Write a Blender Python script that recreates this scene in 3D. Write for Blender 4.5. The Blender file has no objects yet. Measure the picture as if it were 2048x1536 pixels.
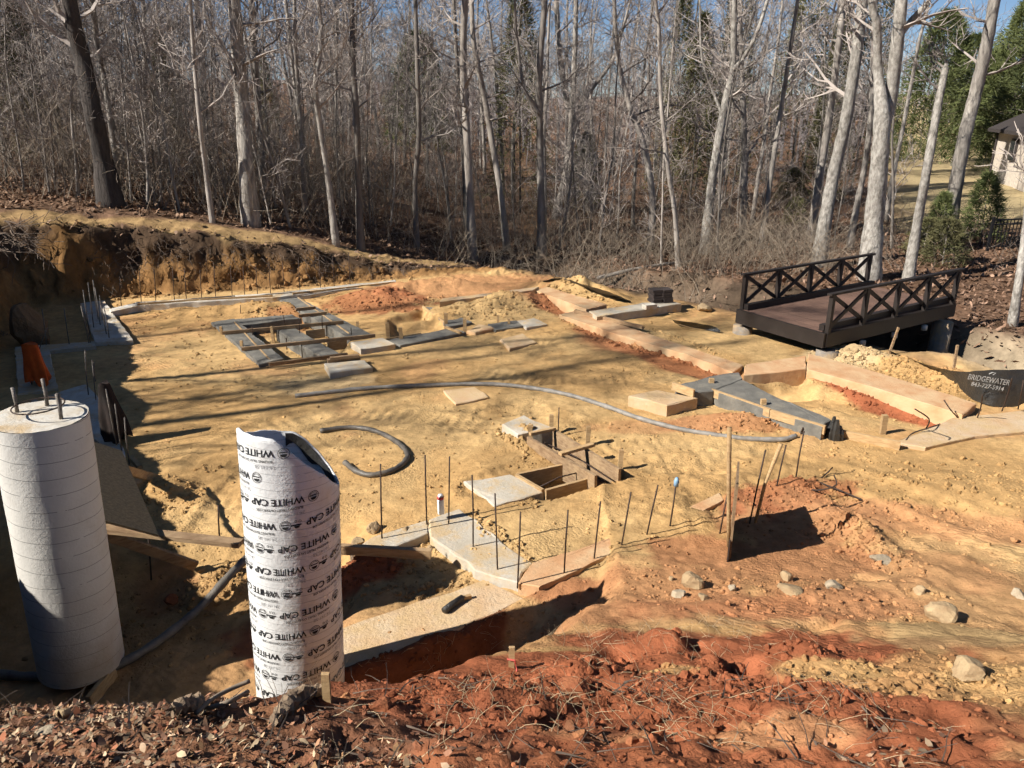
import bpy, math, random
import numpy as np
from mathutils import Vector, Matrix

R = math.radians
rnd = random.Random(11)
rng = np.random.default_rng(11)
scene = bpy.context.scene
COL = scene.collection

# ------------------------------------------------------------------ camera, sky, sun
EYE = 3.8; PITCH = 20.0; F = 1538.0          # eye height above the pad, downward pitch, focal length (2048-px frame)
cam_d = bpy.data.cameras.new('camera'); cam = bpy.data.objects.new('camera', cam_d); COL.objects.link(cam)
cam.location = (0, 0, EYE); cam.rotation_euler = (R(90 - PITCH), 0, 0)
cam_d.sensor_width = 36; cam_d.lens = 36 * F / 2048; cam_d.clip_start = 0.05; cam_d.clip_end = 2000
scene.camera = cam
SUN_EL = 36.5
SUN_DIR = Vector((0.92 * math.cos(R(SUN_EL)), 0.392 * math.cos(R(SUN_EL)), -math.sin(R(SUN_EL))))   # where the light travels
world = bpy.data.worlds.new('World'); scene.world = world; world.use_nodes = True
wn = world.node_tree.nodes; wn.clear()
sky = wn.new('ShaderNodeTexSky'); sky.sky_type = 'NISHITA'; sky.sun_disc = False
sky.sun_elevation = R(SUN_EL); sky.sun_rotation = R(247); sky.air_density = 0.6; sky.dust_density = 0.0; sky.ozone_density = 3.0
bg = wn.new('ShaderNodeBackground'); bg.inputs['Strength'].default_value = 0.052
wo = wn.new('ShaderNodeOutputWorld')
world.node_tree.links.new(sky.outputs[0], bg.inputs[0]); world.node_tree.links.new(bg.outputs[0], wo.inputs[0])
sl = bpy.data.lights.new('sun', 'SUN'); sl.energy = 5.0; sl.angle = R(0.5); sl.color = (1.0, 0.95, 0.87)
so = bpy.data.objects.new('sun', sl); COL.objects.link(so); so.rotation_euler = SUN_DIR.to_track_quat('-Z', 'Y').to_euler(); so.location = (-30, -15, 30)
vs = scene.view_settings; vs.view_transform = 'Standard'; vs.look = 'None'; vs.gamma = 1; vs.exposure = 0.76; vs.use_curve_mapping = False
scene.render.engine = 'CYCLES'
scene.cycles.max_bounces = 3; scene.cycles.diffuse_bounces = 1; scene.cycles.glossy_bounces = 2; scene.cycles.transparent_max_bounces = 4; scene.cycles.adaptive_threshold = .04; scene.cycles.use_light_tree = False; scene.cycles.caustics_reflective = False; scene.cycles.caustics_refractive = False

# ------------------------------------------------------------------ photo geometry -> world
CP, SP = math.cos(R(PITCH)), math.sin(R(PITCH))
def ray(px, py):
    x = (px - 1024) / F; y = (py - 768) / F
    return x, CP - y * SP, SP + y * CP         # right, forward, down
def P(px, py, z=0.0):
    x, f, d = ray(px, py); t = (EYE - z) / d
    return Vector((x * t, f * t, z))
def AT(px, py, Y):                              # the point of that ray at distance Y
    x, f, d = ray(px, py); t = Y / f
    return Vector((x * t, Y, EYE - d * t))

# ------------------------------------------------------------------ noise
def _h(ix, iy, s):
    n = (ix.astype(np.int64) * 374761393 + iy.astype(np.int64) * 668265263 + s * 982451653) & 0xffffffff
    n = ((n ^ (n >> 13)) * 1274126177) & 0xffffffff
    return ((n ^ (n >> 16)) & 0xffff) / 65535.0
def vn(x, y, s=0):
    x0 = np.floor(x); y0 = np.floor(y); fx = x - x0; fy = y - y0
    fx = fx * fx * (3 - 2 * fx); fy = fy * fy * (3 - 2 * fy)
    a = _h(x0, y0, s); b = _h(x0 + 1, y0, s); c = _h(x0, y0 + 1, s); d = _h(x0 + 1, y0 + 1, s)
    return (a * (1 - fx) + b * fx) * (1 - fy) + (c * (1 - fx) + d * fx) * fy
def fbm(x, y, f, o=4, s=0, g=0.5):
    t = 0; a = 1; n = 0
    for i in range(o):
        t = t + a * (vn(x * f + i * 17.3, y * f - i * 9.1, s + i) - .5); n += a; a *= g; f *= 2.03
    return t / n * 2
def sst(a, b, x):
    t = np.clip((x - a) / (b - a), 0, 1); return t * t * (3 - 2 * t)

# ------------------------------------------------------------------ terrain
def seg_dist(x, y, pts, closed=False):
    """distance, signed side (left positive), arc parameter of nearest point"""
    best = np.full(np.shape(x), 1e9); side = np.zeros(np.shape(x)); par = np.zeros(np.shape(x))
    for i in range(len(pts) - 1):
        ax, ay = pts[i]; bx, by = pts[i + 1]; dx, dy = bx - ax, by - ay; L2 = dx * dx + dy * dy
        t = np.clip(((x - ax) * dx + (y - ay) * dy) / L2, 0, 1)
        d = np.hypot(x - ax - t * dx, y - ay - t * dy); m = d < best - 1e-9
        cr = dx * (y - ay) - dy * (x - ax)
        best = np.where(m, d, best); side = np.where(m, np.sign(cr), side); par = np.where(m, i + t, par)
    return best, side, par
CUT = [(-3.2, 0.6), (-3.9, 2.2), (-4.45, 3.6), (-5.05, 5.2), (-6.4, 7.4), (-7.75, 10.0), (-8.75, 12.6), (-9.6, 14.9), (-7.9, 15.85), (-5.2, 16.6), (-3.2, 17.4), (-1.6, 18.1), (1.0, 19.0)]
CREST = [(-6, 2.35), (-2.1, 2.45), (-1.0, 2.5), (-.72, 2.78), (-.40, 3.08), (.12, 3.75), (.62, 4.65)]
CREEK = [(13.5, 7.6), (9.6, 10.4), (7.1, 12.9), (5.6, 15.2), (4.1, 16.6), (2.6, 18.0), (0.8, 19.6), (-2.5, 21.5)]
DITCH = [tuple(P(*q).xy) for q in ((1085, 606), (1170, 632), (1240, 690), (1330, 715), (1440, 752))]
DITCH2 = [tuple(P(*q).xy) for q in ((1560, 782), (1650, 792), (1760, 815), (1860, 840))]
TRK = [[tuple(P(*q).xy) for q in pl] for pl in (((2048, 1090), (1860, 1020), (1720, 965), (1560, 915), (1400, 890), (1250, 900), (1080, 930), (960, 980)), ((2048, 1180), (1900, 1110), (1760, 1030), (1640, 970), (1480, 930), (1300, 935)),
        ((280, 1080), (360, 980), (440, 900), (540, 850), (660, 820), (800, 830), (980, 860)), ((420, 1060), (470, 980), (560, 910), (660, 880)), ((1260, 760), (1100, 760), (900, 740), (780, 760)))]
def ell(x, y, cx, cy, rx, ry, a=0.0):
    c, s = math.cos(a), math.sin(a); dx, dy = x - cx, y - cy
    return np.hypot((dx * c + dy * s) / rx, (-dx * s + dy * c) / ry)
def prof(y):
    return np.interp(y, [0, 1.2, 2, 3, 4, 5, 6, 7.5], [2.3, 2.2, 1.76, 1.16, .64, .27, .07, 0])
def natural(x, y):
    g = np.interp(x, [-40, -14, -10, -8, -6.5, -5, -4, -3.2, -2, 0, 4, 8, 14, 40], [2.6, 2.1, 1.75, 1.5, 1.25, .95, .62, .38, .1, -.1, -.25, -.15, 0, .3])
    g = g + np.where(x < -3, np.maximum(0, 2.4 - g), 0) * sst(14.5, 11, y)
    g = g + np.clip(y - 50, 0, 400) * .062 - np.clip(y - 130, 0, 400) * .062
    return g + .10 * fbm(x, y, .35, 3, 5)
LADDER = [[(425, 650), (480, 640), (600, 628), (548, 595), (585, 590), (735, 670), (700, 680), (690, 712), (560, 728)],
          [(770, 640), (848, 620), (900, 655), (775, 680)], [(1485, 770), (1612, 745), (1640, 782), (1540, 790)]]
TRENCH_PX = [[(1062, 873), (1192, 947), (1236, 938), (1110, 862)], [(1036, 948), (1137, 929), (1188, 952), (1088, 977)]]
def inpoly(x, y, poly):
    c = np.zeros(np.shape(x), bool); n = len(poly)
    for i in range(n):
        x0, y0 = poly[i]; x1, y1 = poly[(i + 1) % n]
        m = ((y0 > y) != (y1 > y)) & (x < (x1 - x0) * (y - y0) / (y1 - y0 + 1e-12) + x0); c ^= m
    return c
def poly_in(x, y, poly):
    d, q, p = seg_dist(x, y, list(poly) + [poly[0]]); return np.where(inpoly(x, y, poly), d, -d)
TRENCH = [[tuple(P(*q, .1).xy) for q in pl] for pl in TRENCH_PX]
LOWP = [tuple(P(*q, -.12).xy) for q in ((560, 1130), (700, 1108), (776, 1100), (858, 1072), (950, 1143), (1034, 1170), (1080, 1200), (1000, 1240), (690, 1350), (540, 1400))]
LADW = [[tuple(P(*q).xy) for q in pl] for pl in LADDER]
def mounds():
    L = []
    def m(px, py, rx, ry, hh, a=0.0):
        w = P(px, py); L.append((w.x, w.y, rx, ry, hh, a))
    m(1010, 612, 1.3, .45, .28, .4); m(1150, 588, 1.1, .35, .35, -.55); m(500, 622, 1.5, .35, .14, .3); m(1860, 752, 1.5, .30, .16, -.9)
    m(1690, 715, .5, .3, .12, 0); m(1930, 720, .9, .4, .15, 0); m(1480, 845, .5, .3, .10, 0); m(860, 582, 1.6, .35, .25, .2); m(760, 600, .9, .5, .2, 0)
    m(1715, 1080, .16, .55, .17, .2); m(1570, 985, .6, .2, .1, .4); m(720, 1118, .42, .2, .22, .5); m(455, 1140, .35, .25, .22, .3)
    m(1950, 985, 1.1, .5, .09, 0); m(640, 560, 1.2, .3, .1, .3); m(860, 640, .7, .3, .1, 0); m(1060, 880, .25, .3, .12, 0)
    m(330, 985, .3, .3, .12, 0); m(1580, 1250, .7, .35, .07, 0)
    def mg(px, py, rx, ry, hh, a=0.0):
        x, f, d = ray(px, py); t = np.linspace(1, 9, 900); i = np.nonzero(EYE - d * t < prof(f * t))[0][0]; L.append((x * t[i], f * t[i], rx, ry, hh, a))
    for q in ((1480, 1335, .10, .13, -.20), (1235, 1315, .10, .08, -.14), (1385, 1300, .05, .06, -.10), (1215, 1385, .07, .06, -.12), (1560, 1370, .10, .07, -.14), (790, 1375, .10, .07, -.14), (840, 1360, .07, .05, -.12), (1740, 1160, .10, .08, -.08), (1640, 1250, .12, .05, -.08),
              (1330, 1300, .16, .12, .10), (1430, 1330, .10, .10, .09), (1600, 1320, .18, .12, .08), (1150, 1360, .16, .12, .08), (700, 1400, .3, .1, .06), (1000, 1420, .22, .14, .07), (1680, 1440, .25, .14, .06), (1900, 1420, .3, .16, .08), (1500, 1450, .3, .14, .06)): mg(*q)
    return L
MOUNDS = mounds()
def height(x, y, fine=True):
    x = np.asarray(x, float); y = np.asarray(y, float)
    pad = .025 * fbm(x, y, .6, 3, 21)
    for cx, cy, rx, ry, hh, a in MOUNDS:
        pad = pad + hh * np.exp(-ell(x, y, cx, cy, rx, ry, a) ** 2 * 1.3) * (1 + .5 * fbm(x, y, 3.5, 3, 77))
    for i, tk in enumerate(TRK):
        d, s, p = seg_dist(x, y, tk); cum = np.concatenate([[0], np.cumsum([math.hypot(tk[k + 1][0] - tk[k][0], tk[k + 1][1] - tk[k][1]) for k in range(len(tk) - 1)])]); al = np.interp(p, range(len(tk)), cum)
        w = sst(.24, .17, d + .05 * fbm(x, y, 2, 2, 150 + i)) * sst(-.35, .25, fbm(x, y, .8, 2, 160 + i)); pad = pad - w * (.022 + .009 * np.sin(al * 6.283 / .15)) + .018 * sst(.12, .0, np.abs(d - .27)) * sst(-.2, .3, fbm(x, y, 1.3, 2, 170 + i))
    # digging beside the footings
    d, s, p = seg_dist(x, y, DITCH); pad = pad - .06 * (1 - sst(.12, .5, d))
    d, s, p = seg_dist(x, y, DITCH2); pad = pad - .14 * (1 - sst(.15, .55, d))
    for pl in LADW: pad = pad - .17 * sst(-.02, .16, poly_in(x, y, pl) + .04 * fbm(x, y, 4, 2, 33))
    # working floor round the columns
    pad = pad - .08 * sst(-.05, .06, poly_in(x, y, LOWP))
    fl = sst(-1.2, -1.75, x + .12 * fbm(x, y, 1.2, 2, 9)) * sst(6.4, 5.6, y - .35 * (x + 3)); pad = pad - .26 * fl * sst(2.9, 3.5, y)
    # empty trench form
    for pl in TRENCH: pad = pad - .42 * sst(-.10, -.01, poly_in(x, y, pl))
    # near bank the viewer stands on
    mo = prof(y) + .10 * fbm(x, y, .9, 3, 41) * sst(6, 4, y)
    d, s, p = seg_dist(x, y, CREST); over = np.where(s > 0, d, 0) * sst(.95, .1, x)
    front = -.30 * sst(.6, -.3, x)
    wob = .16 * fbm(x, y, 2.0, 3, 51)
    ov = np.maximum(0, over + wob * sst(0, .25, over)); mo2 = mo - ov * 1.05 - np.maximum(0, ov - .32) * 1.5
    # where the bank falls away the dug floor shows
    floor_near = np.where(y < 4.9 - .0 * x, front, 0)
    cr = sst(5.2, 4.9, y - .62 * (x + .1))
    base = pad + front * cr * sst(6.5, 5.5, y)
    h = np.where(y < 7.5, np.maximum(mo2, np.where(over > .02, base, -9)), base)
    h = np.where((y < 7.5) & (over <= .02), np.maximum(mo + pad, -9) * 1.0, h)
    # cut bank (left and back)
    nat = natural(x, y)
    d, s, p = seg_dist(x, y, CUT); sd = np.where(s > 0, d, -d)
    k = sst(-.06, .62, sd + .20 * fbm(x, y, 1.1, 3, 61) + .10 * fbm(x, y, 4, 3, 62))
    k = .82 * k + .18 * sst(.3, 1.6, sd)
    back = np.where(y > 18.3 + .3 * np.clip(x + 1, 0, 50) * 0, 1, 0)
    sr = sst(0.5, 3.0, x)                               # right of the cut the pad runs out into the natural ground
    open_ = sst(17.5, 20, y) * sr + sst(9.2, 11, x) * sr
    k = np.maximum(k * (1 - sr), np.clip(open_, 0, 1))
    h = h * (1 - k) + nat * k
    # creek
    d, s, p = seg_dist(x, y, CREEK); wd = 1.05 + .25 * fbm(x, y, .5, 2, 71)
    h = h - np.interp(p, [0, 1, 3, 5, 7], [1.1, 1.2, 1.2, .7, .35]) * (1 - sst(wd * .35, wd * 1.25, d)) * sst(-3.5, 0, x)
    if fine:
        near = sst(8, 4.5, y); bankz = np.clip(4 * k * (1 - k), 0, 1) * sst(19, 17, y) * (1 - sr)
        rough = sst(.42, .75, vn(x * .55, y * .55, 81))
        dck = seg_dist(x, y, CREEK)[0]; amp = .006 + .09 * sst(2.6, 1.2, dck) * sst(16.2, 17.2, y + .0 * x) + .048 * rough ** 2 + .050 * near + .20 * bankz + .02 * k
        amp = np.where((ell(x, y, 4.2, 7.0, 2.5, 1.4, -.3) < 1), amp + .012, amp)
        r = fbm(x, y, 2.6, 5, 91, .6)
        cl = sst(.05, .35, fbm(x, y, 1.7, 3, 97)) * sst(5.2, 4.0, y); h = h + cl * .055 * (np.abs(fbm(x, y, 4.5, 3, 98)) - .25)
        h = h + amp * r + (.3 * amp) * (1 - 2 * np.abs(fbm(x, y, 7, 3, 95)))
    return h
def lines(core0, core1, s0, s1, lo, hi, grow):
    L = [core0]
    while L[-1] < core1: L.append(L[-1] + s0 + (s1 - s0) * (L[-1] - core0) / (core1 - core0))
    st = s1
    while L[-1] < hi: st *= grow; L.append(L[-1] + st)
    st = s0; pre = []; x = core0
    while x > lo: st *= grow; x -= st; pre.append(x)
    return np.array(pre[::-1] + L)
GX = np.concatenate([lines(-12.5, -3.2, .056, .056, -400, -3.2, 1.13)[:-1], np.arange(-3.2, 3.6, .027), lines(3.6, 12.5, .056, .056, 3.61, 400, 1.13)]); GX = np.unique(np.round(GX, 4)); GY = lines(.7, 19.2, .022, .075, -200, 600, 1.10)
GXX, GYY = np.meshgrid(GX, GY); GZ = height(GXX, GYY)
def hq(x, y):
    """ground height read from the finished ground sheet"""
    x = np.asarray(x, float); y = np.asarray(y, float); i = np.clip(np.searchsorted(GX, x) - 1, 0, len(GX) - 2); j = np.clip(np.searchsorted(GY, y) - 1, 0, len(GY) - 2)
    u = (x - GX[i]) / (GX[i + 1] - GX[i]); v = (y - GY[j]) / (GY[j + 1] - GY[j])
    return (GZ[j, i] * (1 - u) + GZ[j, i + 1] * u) * (1 - v) + (GZ[j + 1, i] * (1 - u) + GZ[j + 1, i + 1] * u) * v
RT = np.concatenate([np.linspace(1.0, 12, 1200), np.linspace(12, 40, 1200)[1:], np.linspace(40, 120, 600)[1:]])
def G(px, py):
    x, f, d = ray(px, py); z = EYE - d * RT; hh = hq(x * RT, f * RT)
    b = np.nonzero(z < hh)[0]; i = b[0] if len(b) else len(RT) - 1
    return Vector((x * RT[i], f * RT[i], float(hh[i])))
def HZ(x, y): return float(hq(x, y))

SAND = np.array((.54, .355, .162)); SAND2 = np.array((.47, .288, .122)); RED = np.array((.29, .098, .046)); RED2 = np.array((.20, .068, .035))
ORANGE = np.array((.47, .235, .11)); OCHRE = np.array((.27, .148, .06)); TOPSOIL = np.array((.085, .055, .035)); LITTER = np.array((.155, .092, .058))
LAWN = np.array((.40, .31, .17)); CREEKC = np.array((.12, .085, .058)); PALE = np.array((.54, .42, .25)); OLIVE = np.array((.40, .29, .14))
BLOBS = []
def blob(px, py, rx, ry, c, st=1.0, a=0.0):
    w = G(px, py); BLOBS.append((w.x, w.y, rx, ry, np.array(c), st, a))
blob(1250, 1390, 1.6, 1.0, RED, 1); blob(1560, 1330, .8, .55, RED, 1); blob(1000, 1420, 1.0, .6, RED, .9); blob(1300, 1500, 1.8, .6, RED, .9); blob(1650, 1290, .5, .3, RED, .9)
blob(1480, 1290, 1.25, .55, RED * 1.05, 1); blob(1180, 1320, .8, .4, RED * 1.05, .95); blob(1750, 1420, .9, .4, RED, .8); blob(1250, 1215, 1.1, .35, ORANGE * .8, .95); blob(1500, 1215, 1.2, .4, (RED * .5 + ORANGE * .5), .9); blob(1150, 1190, .5, .25, (RED * .45 + ORANGE * .5), .9); blob(1620, 1120, .9, .45, (RED * .4 + ORANGE * .55), .85); blob(1420, 1110, .7, .35, (RED * .35 + ORANGE * .6), .85); blob(1330, 1345, .22, .10, SAND2 * .9, .8); blob(1640, 1345, .35, .14, SAND2, .85); blob(1100, 1300, .25, .08, SAND2 * .9, .8); blob(1420, 1255, .4, .1, SAND2, .8); blob(1560, 1470, .35, .14, ORANGE, .8); blob(1180, 1480, .3, .12, ORANGE * .9, .7); blob(870, 1300, .75, .22, RED2 * .8, .9, .62); blob(700, 1470, 1.0, .5, RED2, .6); blob(250, 1480, 1.6, .5, np.array((.19, .095, .055)), .75); blob(1050, 1330, .5, .25, RED, .8); blob(600, 1380, .5, .3, RED2, .8)  # the blob along the front ditch is darkened to paint in the ditch's shade
blob(1350, 1180, 1.0, .6, ORANGE * .85, .8); blob(1600, 1040, .9, .6, ORANGE * .85, .9); blob(1560, 980, .8, .35, RED * 1.15, .7, .4); blob(1500, 1130, 1.2, .4, ORANGE * .8, .7)
blob(1850, 1050, 1.6, .35, ORANGE, .7, -.35); blob(1850, 1150, .8, .5, ORANGE * .85, .5); blob(1900, 1260, .6, .4, OLIVE, .6); blob(1950, 1380, .7, .5, SAND2, .7)
blob(1750, 1210, .7, .35, ORANGE * .9, .8); blob(720, 1125, .45, .22, RED, 1, .5); blob(330, 1190, .3, .3, RED, .4); blob(580, 1290, .5, .3, RED, .9)
blob(870, 575, 2.2, .8, ORANGE, .8, .2); blob(760, 605, 1.4, .8, RED * 1.2, .7); blob(980, 560, 1.8, .6, ORANGE, .8)
blob(1760, 800, 1.4, .28, RED * 1.15, 1, -1.0); blob(1440, 845, .8, .3, RED * 1.3, .5); blob(1360, 850, 1.2, .25, ORANGE, .5, .1); blob(1250, 650, 1.8, .6, SAND2, .8)
blob(1700, 700, .8, .5, PALE, .6); blob(1560, 640, 1.5, .5, SAND2, .9); blob(590, 640, .6, .6, RED * 1.3, .4); blob(1420, 560, 1.2, 1.2, ORANGE, .55)
blob(1920, 690, 1.6, .6, PALE * .7, .9); blob(640, 770, .7, .5, PALE * .8, .5); blob(950, 690, 2.5, .9, SAND * 1.02, .6)
def ground_colour(x, y):
    x = np.asarray(x, float); y = np.asarray(y, float); sh = x.shape
    m = sst(-.2, .25, fbm(x, y, .55, 5, 101, .6))[..., None]; dk = (.20 * sst(.1, .45, fbm(x, y, .9, 4, 141, .6)))[..., None]
    c = (SAND * m + SAND2 * (1 - m)) * (1 - dk)
    n1 = fbm(x, y, 1.6, 4, 111); n2 = fbm(x, y, 6, 3, 121)
    lo = sst(.25, .6, fbm(x, y, .8, 4, 131) + .25 * n2)[..., None]; c = c * (1 - .35 * lo) + ORANGE * .35 * lo
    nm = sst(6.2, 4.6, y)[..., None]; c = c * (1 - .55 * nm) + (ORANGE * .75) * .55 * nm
    for bx, by, rx, ry, cc, st, a in BLOBS:
        w = (st * sst(1.1, .7, ell(x, y, bx, by, rx, ry, a) + .5 * n1 + .35 * n2))[..., None]
        c = c * (1 - w) + cc * w
    d, s, p = seg_dist(x, y, DITCH); w = (.75 * sst(.6, .2, d + .4 * n1))[..., None]; c = c * (1 - w) + (RED * 1.2) * w
    # cut bank and what lies on top of it
    d, s, p = seg_dist(x, y, CUT); sd = np.where(s > 0, d, -d); lf = sst(1.5, -.5, x)
    w = (sst(-.3, .05, sd + .1 * n1) * lf)[..., None]; och = OCHRE * (1 + .5 * n1[..., None]); c = c * (1 - w) + och * w
    w = (sst(.26, .44, sd + .26 * n1) * lf)[..., None]; c = c * (1 - w) + TOPSOIL * w
    w = (sst(.75, .95, sd + .2 * n1) * lf)[..., None]; c = c * (1 - w) + (LITTER * 1.1) * w
    pth = .8 * sst(.34, .14, np.abs(sd - 1.0) + .3 * n1) * lf * sst(13, 15, y); w = pth[..., None]; c = c * (1 - w) + (SAND * .80) * w
    fo = np.maximum(sst(1.25, 1.5, sd + .3 * n1) * lf, (1 - lf) * np.maximum(sst(18.2, 19.2, y + n1), sst(8.6, 9.6, x + n1) * sst(11.5, 12.5, y)))
    dq, sq_, pq = seg_dist(x, y, CREEK); fo = np.maximum(fo, (1 - lf) * np.where(sq_ < 0, sst(.5, 1.1, dq + .4 * n1), 0))
    lit = LITTER * (1 + .55 * n1[..., None] + .4 * n2[..., None]); w = fo[..., None]; c = c * (1 - w) + lit * w
    d, s, p = seg_dist(x, y, CREEK); w = (sst(1.7, 1.0, d + .4 * n1) * sst(-3, 0, x))[..., None]; ck = CREEKC + (np.array((.34, .27, .18)) - CREEKC) * sst(2.2, 1.4, p)[..., None]; c = c * (1 - w) + ck * (1 + .4 * n1[..., None] + .3 * n2[..., None]) * w
    lw = sst(24, 27, y - .2 * (x - 14) + 1.2 * n1) * sst(-1.0, 1.2, x - .49 * (y * .94 + 1.3) + 1.5 * n1); w = lw[..., None]; c = c * (1 - w) + LAWN * (1 + .12 * n2[..., None]) * w
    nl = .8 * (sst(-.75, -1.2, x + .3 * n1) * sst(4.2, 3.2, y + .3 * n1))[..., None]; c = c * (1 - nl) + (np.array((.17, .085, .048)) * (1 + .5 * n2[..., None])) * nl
    gr = (1 + .16 * n2 + .12 * n1)[..., None]
    return np.clip(c * gr, .01, .9)

# ------------------------------------------------------------------ materials
MATS = {}
def mat(name, col=(.5, .5, .5), rough=.9, var=.25, scale=8.0, col2=None, bump=.0, bscale=30.0, metal=0.0, attr=None, objvar=0.0, spec=.3, stretch=None, detail=6.0):
    m = bpy.data.materials.new(name); m.use_nodes = True; nt = m.node_tree; N = nt.nodes; L = nt.links; N.clear()
    out = N.new('ShaderNodeOutputMaterial'); b = N.new('ShaderNodeBsdfPrincipled'); L.new(b.outputs[0], out.inputs[0])
    b.inputs['Roughness'].default_value = rough; b.inputs['Metallic'].default_value = metal; b.inputs['Specular IOR Level'].default_value = spec
    tc = N.new('ShaderNodeTexCoord'); src = tc.outputs['Object']
    if stretch:
        mp = N.new('ShaderNodeMapping'); mp.inputs['Scale'].default_value = stretch; L.new(src, mp.inputs[0]); src = mp.outputs[0]
    nz = N.new('ShaderNodeTexNoise'); nz.inputs['Scale'].default_value = scale; nz.inputs['Detail'].default_value = detail; nz.inputs['Roughness'].default_value = .62; L.new(src, nz.inputs['Vector'])
    rp = N.new('ShaderNodeValToRGB'); rp.color_ramp.elements[0].position = .32; rp.color_ramp.elements[1].position = .68; L.new(nz.outputs[0], rp.inputs[0])
    if attr:
        at = N.new('ShaderNodeAttribute'); at.attribute_name = attr
        mm = N.new('ShaderNodeMapRange'); mm.inputs['To Min'].default_value = 1 - var; mm.inputs['To Max'].default_value = 1 + var; L.new(rp.outputs[0], mm.inputs[0])
        vm = N.new('ShaderNodeVectorMath'); vm.operation = 'SCALE'; L.new(at.outputs['Color'], vm.inputs[0]); L.new(mm.outputs[0], vm.inputs['Scale']); cs = vm.outputs[0]
    else:
        c2 = col2 if col2 else tuple(c * (1 - var) for c in col)
        mx = N.new('ShaderNodeMix'); mx.data_type = 'RGBA'; mx.inputs['A'].default_value = (*c2, 1); mx.inputs['B'].default_value = (*col, 1); L.new(rp.outputs[0], mx.inputs['Factor']); cs = mx.outputs['Result']
    if objvar:
        oi = N.new('ShaderNodeObjectInfo'); mr = N.new('ShaderNodeMapRange'); mr.inputs['To Min'].default_value = 1 - objvar; mr.inputs['To Max'].default_value = 1 + objvar; L.new(oi.outputs['Random'], mr.inputs[0])
        v2 = N.new('ShaderNodeVectorMath'); v2.operation = 'SCALE'; L.new(cs, v2.inputs[0]); L.new(mr.outputs[0], v2.inputs['Scale']); cs = v2.outputs[0]
    L.new(cs, b.inputs['Base Color'])
    if bump:
        n2 = N.new('ShaderNodeTexNoise'); n2.inputs['Scale'].default_value = bscale; n2.inputs['Detail'].default_value = 6; n2.inputs['Roughness'].default_value = .65; L.new(src, n2.inputs['Vector'])
        bp = N.new('ShaderNodeBump'); bp.inputs['Strength'].default_value = 1; bp.inputs['Distance'].default_value = bump; L.new(n2.outputs[0], bp.inputs['Height']); L.new(bp.outputs[0], b.inputs['Normal'])
    MATS[name] = m; return m
def helix_mat(name, col, pitch, line, dirt, dcol, wid=.06):
    """painted or papered tube: spiral seams, stains towards one end"""
    m = mat(name, col, .75, .10, 5.0, None, .004, 40); nt = m.node_tree; N = nt.nodes; L = nt.links
    b = next(n for n in N if n.type == 'BSDF_PRINCIPLED'); cs = b.inputs['Base Color'].links[0].from_socket
    tc = next(n for n in N if n.type == 'TEX_COORD'); sp = N.new('ShaderNodeSeparateXYZ'); L.new(tc.outputs['Object'], sp.inputs[0])
    def M(op, a, bb=None):
        n = N.new('ShaderNodeMath'); n.operation = op
        for i, v in enumerate((a, bb)):
            if v is None: continue
            if isinstance(v, (int, float)): n.inputs[i].default_value = v
            else: L.new(v, n.inputs[i])
        return n.outputs[0]
    an = M('DIVIDE', M('ARCTAN2', sp.outputs[1], sp.outputs[0]), 2 * math.pi)
    wz = N.new('ShaderNodeTexNoise'); wz.inputs['Scale'].default_value = 7; L.new(tc.outputs['Object'], wz.inputs['Vector'])
    v = M('ADD', M('ADD', M('DIVIDE', sp.outputs[2], pitch), an), M('MULTIPLY', wz.outputs[0], .12)); fr = M('FRACT', v)
    ln = M('LESS_THAN', fr, wid)
    br = N.new('ShaderNodeTexNoise'); br.inputs['Scale'].default_value = 9; L.new(tc.outputs['Object'], br.inputs['Vector'])
    ln = M('MULTIPLY', ln, M('MULTIPLY', M('GREATER_THAN', br.outputs[0], .36), line))
    mx = N.new('ShaderNodeMix'); mx.data_type = 'RGBA'; L.new(ln, mx.inputs['Factor']); L.new(cs, mx.inputs['A']); mx.inputs['B'].default_value = (.03, .03, .03, 1)
    # splashed mud near the foot, broken up by noise
    dn = N.new('ShaderNodeTexNoise'); dn.inputs['Scale'].default_value = 3.5; dn.inputs['Detail'].default_value = 8; L.new(tc.outputs['Object'], dn.inputs['Vector'])
    mr = N.new('ShaderNodeMapRange'); mr.inputs['From Min'].default_value = dirt; mr.inputs['From Max'].default_value = 0.0; L.new(sp.outputs[2], mr.inputs[0])
    f2 = M('MULTIPLY', mr.outputs[0], M('MULTIPLY', M('SUBTRACT', dn.outputs[0], .30), 2.6)); f2n = N.new('ShaderNodeClamp'); L.new(f2, f2n.inputs[0])
    m2 = N.new('ShaderNodeMix'); m2.data_type = 'RGBA'; L.new(f2n.outputs[0], m2.inputs['Factor']); L.new(mx.outputs['Result'], m2.inputs['A']); m2.inputs['B'].default_value = (*dcol, 1)
    L.new(m2.outputs['Result'], b.inputs['Base Color'])
    bp = next(n for n in N if n.type == 'BUMP'); b2 = N.new('ShaderNodeBump'); b2.inputs['Distance'].default_value = .006; b2.inputs['Strength'].default_value = .6; L.new(M('MULTIPLY', fr, 1.0), b2.inputs['Height']); L.new(bp.outputs[0], b2.inputs['Normal']); L.new(b2.outputs[0], b.inputs['Normal'])
    return m
mat('soil', attr='Col', var=.20, scale=9, bump=.014, bscale=22, rough=1, spec=.05, detail=6)
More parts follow.
